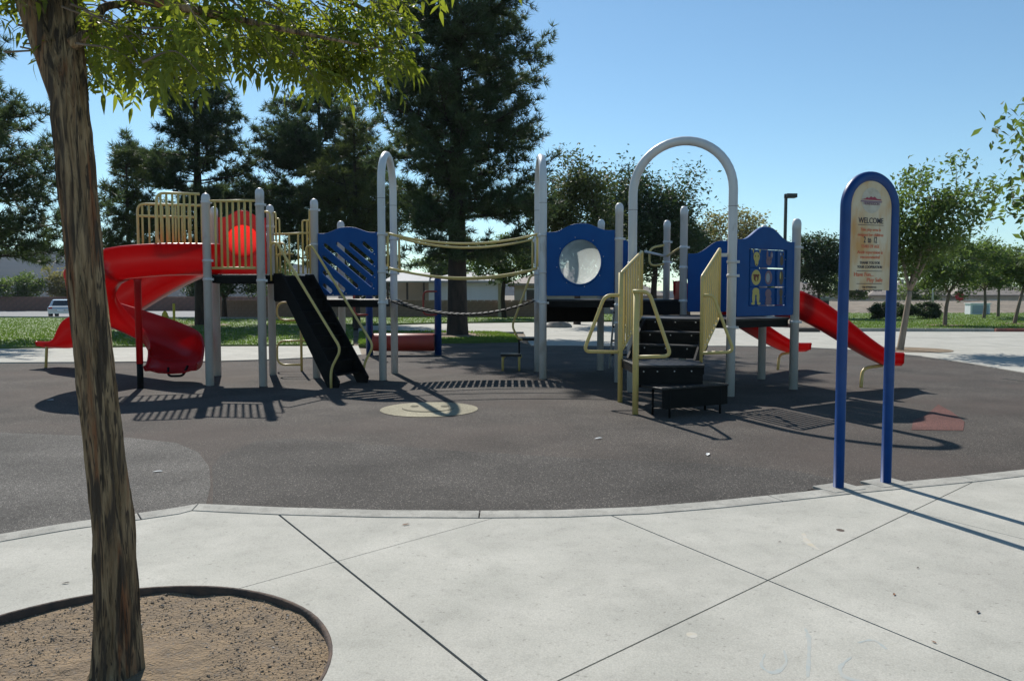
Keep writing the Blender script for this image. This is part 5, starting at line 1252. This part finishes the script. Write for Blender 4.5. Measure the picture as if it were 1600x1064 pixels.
def car(name, label, loc, rz, Lc, Wc, Hc, paint, van=False):
    t = thing(name, loc, label, 'van' if van else 'car'); q = Matrix.Translation(loc) @ Matrix.Rotation(rz, 4, 'Z')
    if van: pr = [(-.5, .28), (-.5, .70), (-.47, .96), (-.42, 1.0), (.22, 1.0), (.34, .66), (.48, .56), (.5, .30)]
    else: pr = [(-.5, .30), (-.505, .52), (-.48, .60), (-.36, .64), (-.24, .96), (-.16, 1.0), (.08, 1.0), (.14, .96), (.27, .66), (.44, .58), (.495, .46), (.5, .28)]
    secs = [(-1, .86), (-.93, .97), (-.8, 1.0), (.8, 1.0), (.93, .97), (1, .86)]; v = []; f = []; k = len(pr)
    for yy, sc_ in secs:
        for x, z in pr:
            tum = 1 - max(0, z - .6) * .42
            v.append(q @ V3(x * Lc * (1 - (1 - sc_) * .25), yy * Wc / 2 * tum, (z if z < .6 else .6 + (z - .6) * (1 if abs(yy) < .95 else .94)) * Hc))
    for i in range(len(secs) - 1):
        for j in range(k): f.append((i * k + j, i * k + (j + 1) % k, (i + 1) * k + (j + 1) % k, (i + 1) * k + j))
    f += [tuple(range(k - 1, -1, -1)), tuple((len(secs) - 1) * k + j for j in range(k))]
    body = MB().add(v, f, False).build('body', paint, t, bevel=.04)
    def quad(nm, pts, mt, par, th=.03): return MB().slabq(*[q @ V3(*p) for p in pts], th).build(nm, mt, par)
    W2 = Wc / 2
    if not van:
        quad('rear_window', [(-.345 * Lc, -W2 * .74, .67 * Hc), (-.345 * Lc, W2 * .74, .67 * Hc), (-.248 * Lc, W2 * .66, .93 * Hc), (-.248 * Lc, -W2 * .66, .93 * Hc)], M['glass'], t, .05)
        quad('windscreen', [(.25 * Lc, -W2 * .74, .69 * Hc), (.25 * Lc, W2 * .74, .69 * Hc), (.15 * Lc, W2 * .66, .93 * Hc), (.15 * Lc, -W2 * .66, .93 * Hc)], M['glass'], t, .05)
    for s_ in (-1, 1):
        ws = [(-.40, -.12), (-.08, .22)] if van else [(-.25, -.06), (-.03, .17)]
        for a, b in ws: quad('side_window', [(a * Lc, s_ * W2 * .985, .66 * Hc), (b * Lc, s_ * W2 * .985, .66 * Hc), ((b - .05) * Lc, s_ * W2 * .86, .92 * Hc), ((a + .05) * Lc, s_ * W2 * .86, .92 * Hc)], M['glass'], t, .03)
        quad('tail_light', [(-.505 * Lc, s_ * W2 * .62, .50 * Hc), (-.505 * Lc, s_ * W2 * .92, .50 * Hc), (-.498 * Lc, s_ * W2 * .92, .60 * Hc), (-.498 * Lc, s_ * W2 * .62, .60 * Hc)], M['taillight'], t)
        quad('headlight', [(.50 * Lc, s_ * W2 * .55, .42 * Hc), (.50 * Lc, s_ * W2 * .88, .42 * Hc), (.49 * Lc, s_ * W2 * .88, .52 * Hc), (.49 * Lc, s_ * W2 * .55, .52 * Hc)], M['whitepaint'], t)
        for x in (-.31, .31):
            w_ = MB().lathe(q @ V3(x * Lc, s_ * W2 * .80, .31), [(.0, -.02), (.31, -.02), (.33, .03), (.33, .17), (.31, .21), (.19, .21), (.0, .19)], 20, axis=(q.to_3x3() @ V3(0, s_, 0))).build('wheel', M['rubbertyre'], t)
            MB().lathe(q @ V3(x * Lc, s_ * (W2 * .80 + .19), .31), [(.0, 0), (.18, 0), (.19, .02), (.05, .03)], 14, axis=(q.to_3x3() @ V3(0, s_, 0))).build('rim', M['galv'], w_)
    quad('rear_bumper', [(-.515 * Lc, -W2 * .9, .24 * Hc), (-.515 * Lc, W2 * .9, .24 * Hc), (-.515 * Lc, W2 * .9, .36 * Hc), (-.515 * Lc, -W2 * .9, .36 * Hc)], paint, t, .06)
    quad('number_plate', [(-.525 * Lc, -.22, .38 * Hc), (-.525 * Lc, .22, .38 * Hc), (-.522 * Lc, .22, .47 * Hc), (-.522 * Lc, -.22, .47 * Hc)], M['whitepaint'], t, .02)
    return t
car('parked_car', 'silver saloon car parked on the road behind the leaning trunk', (-35.6, 62, -.42), R(112), 4.6, 1.78, 1.42, M['silver'])
car('parked_van', 'white van parked far off behind the young lawn tree', (48.5, 97, -1.6), R(178), 5.2, 1.95, 2.15, M['whitepaint'], True)
# street light
pl = thing('light_pole', (17.45, 50, 0), 'tall dark park light pole rising behind the game panel', 'light pole')
MB().box((17.45, 50, 3.9), (.16, .16, 7.8)).build('pole', M['poledark'], pl); MB().box((17.45, 50, .25), (.55, .55, .5)).build('footing', M['concrete_b'], pl)
MB().box((17.5, 50, 7.62), (.3, .08, .12)).build('arm', M['poledark'], pl); hd = MB().prism([(17.42, 49.7), (18.1, 49.75), (18.1, 50.25), (17.42, 50.3)], 7.55, 7.80).build('lamp_head', M['poledark'], pl, bevel=.02)
MB().box((17.8, 50, 7.545), (.5, .4, .02)).build('lens', M['clear'], hd)
gp_ = thing('thin_pole', (25.4, 47, 0), 'thin pale pole standing behind the young tree by the sign', 'pole')
MB().lathe((25.4, 47, 0), [(.055, -.1), (.05, 2.5), (.02, 2.52)], 12).build('shaft', M['galv'], gp_); MB().box((25.4, 47, .03), (.3, .3, .12)).build('base_plate', M['galv'], gp_)
up = thing('utility_pole', (-.74, 47.0, 0), 'pale post with small box in front of the block wall', 'pole')
MB().box((-.74, 47.0, 1.2), (.20, .16, 2.4)).build('shaft', M['stucco'], up); MB().box((-.74, 46.9, 2.25), (.6, .12, .35)).build('box', M['siding'], up)
ss = thing('stop_sign', (40.2, 70, .6), 'back of a round red road sign between the lawn trees', 'sign')
MB().lathe((40.2, 70, .5), [(.035, 0), (.035, 1.2)], 10).build('post', M['galv'], ss); MB().lathe((40.2, 69.93, 1.2), [(.0, 0), (.42, 0), (.42, .02), (0, .02)], 8, axis=(0, -1, 0)).build('plate', M['stopred'], ss)
ubx = thing('utility_box', (32.0, 53.5, 0), 'white utility cabinet at the far edge of the right lawn', 'cabinet')
MB().box((32.0, 53.5, .38), (1.35, .7, .78)).build('cabinet', M['siding'], ubx, bevel=.02); MB().box((32.0, 53.13, .4), (1.1, .03, .55)).build('door', M['utility'], ubx); MB().box((32, 53.5, .79), (1.45, .8, .05)).build('lid', M['siding'], ubx)
hy_ = thing('fire_hydrant', (-13.3, 29.8, .04), 'yellow fire hydrant on the lawn behind the spiral slide', 'hydrant')
bx_, by_ = -13.3, 29.8
MB().lathe((bx_, by_, .04), [(.17, 0), (.17, .04), (.11, .06), (.105, .52), (.14, .54), (.14, .58), (.115, .60), (.10, .68), (.06, .74), (.03, .78)], 18).build('barrel', M['hydrant'], hy_)
for d in ((1, 0, 0), (-1, 0, 0), (0, -1, 0)): MB().lathe((bx_ + d[0] * .09, by_ + d[1] * .09, .46), [(.05, 0), (.05, .07), (.065, .07), (.065, .11), (.02, .12)], 12, axis=d).build('outlet', M['hydrant'], hy_)
MB().tube([(bx_ + .35, by_, 0), (bx_ + .35, by_, 1.1)], .05, 10).build('guard_post', M['hydrant'], hy_)
# boulder and wheel stops near the far kerb
def boulder(name, label, c, s_, seed):
    t = thing(name, c, label, 'boulder' if name == 'boulder' else 'wheel stop')
    bm = bmesh.new(); bmesh.ops.create_icosphere(bm, subdivisions=3, radius=1)
    for v in bm.verts: k = 1 + .25 * noise.noise(v.co * 1.4 + Vector((seed, 0, 0))); v.co = Vector((v.co.x * s_[0] * k, v.co.y * s_[1] * k, max(-.25, v.co.z) * s_[2] * k))
    me = bpy.data.meshes.new('stone'); bm.to_mesh(me); bm.free(); me.materials.append(M['rock']); me.polygons.foreach_set('use_smooth', [True] * len(me.polygons))
    o = bpy.data.objects.new('stone', me); C.objects.link(o); o.parent = t; return t
boulder('boulder', 'pale boulder on the concrete behind the round window panel', (*G(872, 512), .05), (.55, .4, .28), 2)
ws_ = thing('wheel_stop', (*G(1262, 519), 0), 'dark low wheel stop on the plaza behind the right slide', 'wheel stop')
gx, gy = G(1262, 519); MB().prism([(gx - .45, gy - .12), (gx + .45, gy - .12), (gx + .45, gy + .12), (gx - .45, gy + .12)], .0, .17).build('block', M['wood'], ws_, bevel=.04)
# tree grate ring at the young tree, bare soil rings under trees
for i, (c, r_) in enumerate((((10.5, 20.35), .95), ((PINE[0], PINE[1]), 1.6), ((19.6, 35.2), .9), ((23.9, 37), .8), ((-14.2, 35.5), 1.3))):
    pts = [(c[0] + r_ * (1 + .12 * noise.noise((k, i * 7, 0))) * math.cos(2 * math.pi * k / 28), c[1] + r_ * (1 + .12 * noise.noise((k, i * 7, 3))) * math.sin(2 * math.pi * k / 28)) for k in range(28)]
    o = sheet('bare_soil', pts, .054 if i else .022, M['soil'], kind='structure')
# litter
def bit(name, label, px, sz, mt, cat, rz):
    x, y = G(*px); z = .0125 if px[1] > 800 else .004; m = MB()
    a = [(-1, 0, .0), (-.3, .35, .12), (.5, .28, .2), (1, 0, .1), (.45, -.3, .15), (-.35, -.33, .1), (0, 0, .02)]
    c_, s_ = math.cos(rz), math.sin(rz)
    m.add([(x + sz * (p[0] * c_ - p[1] * s_), y + sz * (p[0] * s_ + p[1] * c_), z + .003 + sz * p[2]) for p in a], [(6, i, (i + 1) % 6) for i in range(6)])
    return tag(m.build(name, mt), label, cat, 'litter on the ground')
bit('fallen_leaf', 'brown dried leaf on the slab below the border, left of centre', (634, 823), .028, M['drab'], 'leaf', .3)
bit('fallen_leaf', 'rust-coloured leaf on the slab right of the joint crossing', (1397, 933), .016, M['drab'], 'leaf', 1.1)
bit('fallen_leaf', 'tan leaf lying in the joint near the lower right corner', (1459, 1008), .014, M['drab'], 'leaf', 2.0)
bit('fallen_leaf', 'small dark leaf on the slab under the welcome sign shadows', (1434, 891), .012, M['wood'], 'leaf', .6)
bit('fallen_leaf', 'dark speck of leaf left of the tan stain', (1218, 850), .011, M['wood'], 'leaf', .2)
bit('fallen_leaf', 'dark leaf scrap on the slab near the upper right joint', (1528, 961), .018, M['wood'], 'leaf', .9)
bit('fallen_leaf', 'dark leaf on the pavement just left of the trunk', (103, 915), .02, M['wood'], 'leaf', .4)
bit('paper_scrap', 'white scrap on the rubber right of the smiley face', (935, 686), .05, M['scrap'], 'scrap', .4)
bit('paper_scrap', 'white scrap on the rubber in front of the stairs', (1106, 711), .05, M['scrap'], 'scrap', 1.2)
bit('paper_scrap', 'white scrap on the grey rubber right of the trunk', (246, 738), .045, M['scrap'], 'scrap', .1)
bit('paper_scrap', 'white scrap on the rubber left of the trunk', (78, 626), .06, M['scrap'], 'scrap', .0)

# ---------------------------------------------------------------- the air: thin even haze over everything
hz = MB().box((0, 710, 58.0), (4100, 1660, 124)).build('haze', M['scrap'], kind='stuff')
hm = bpy.data.materials.new('haze'); hm.use_nodes = True; hn = hm.node_tree; hn.nodes.clear()
ho = hn.nodes.new('ShaderNodeOutputMaterial'); hv = hn.nodes.new('ShaderNodeVolumePrincipled')
hv.inputs['Color'].default_value = (.72, .86, 1.0, 1); hv.inputs['Density'].default_value = .00014; hv.inputs['Anisotropy'].default_value = .2
hn.links.new(hv.outputs[0], ho.inputs['Volume']); hz.data.materials.clear(); hz.data.materials.append(hm)
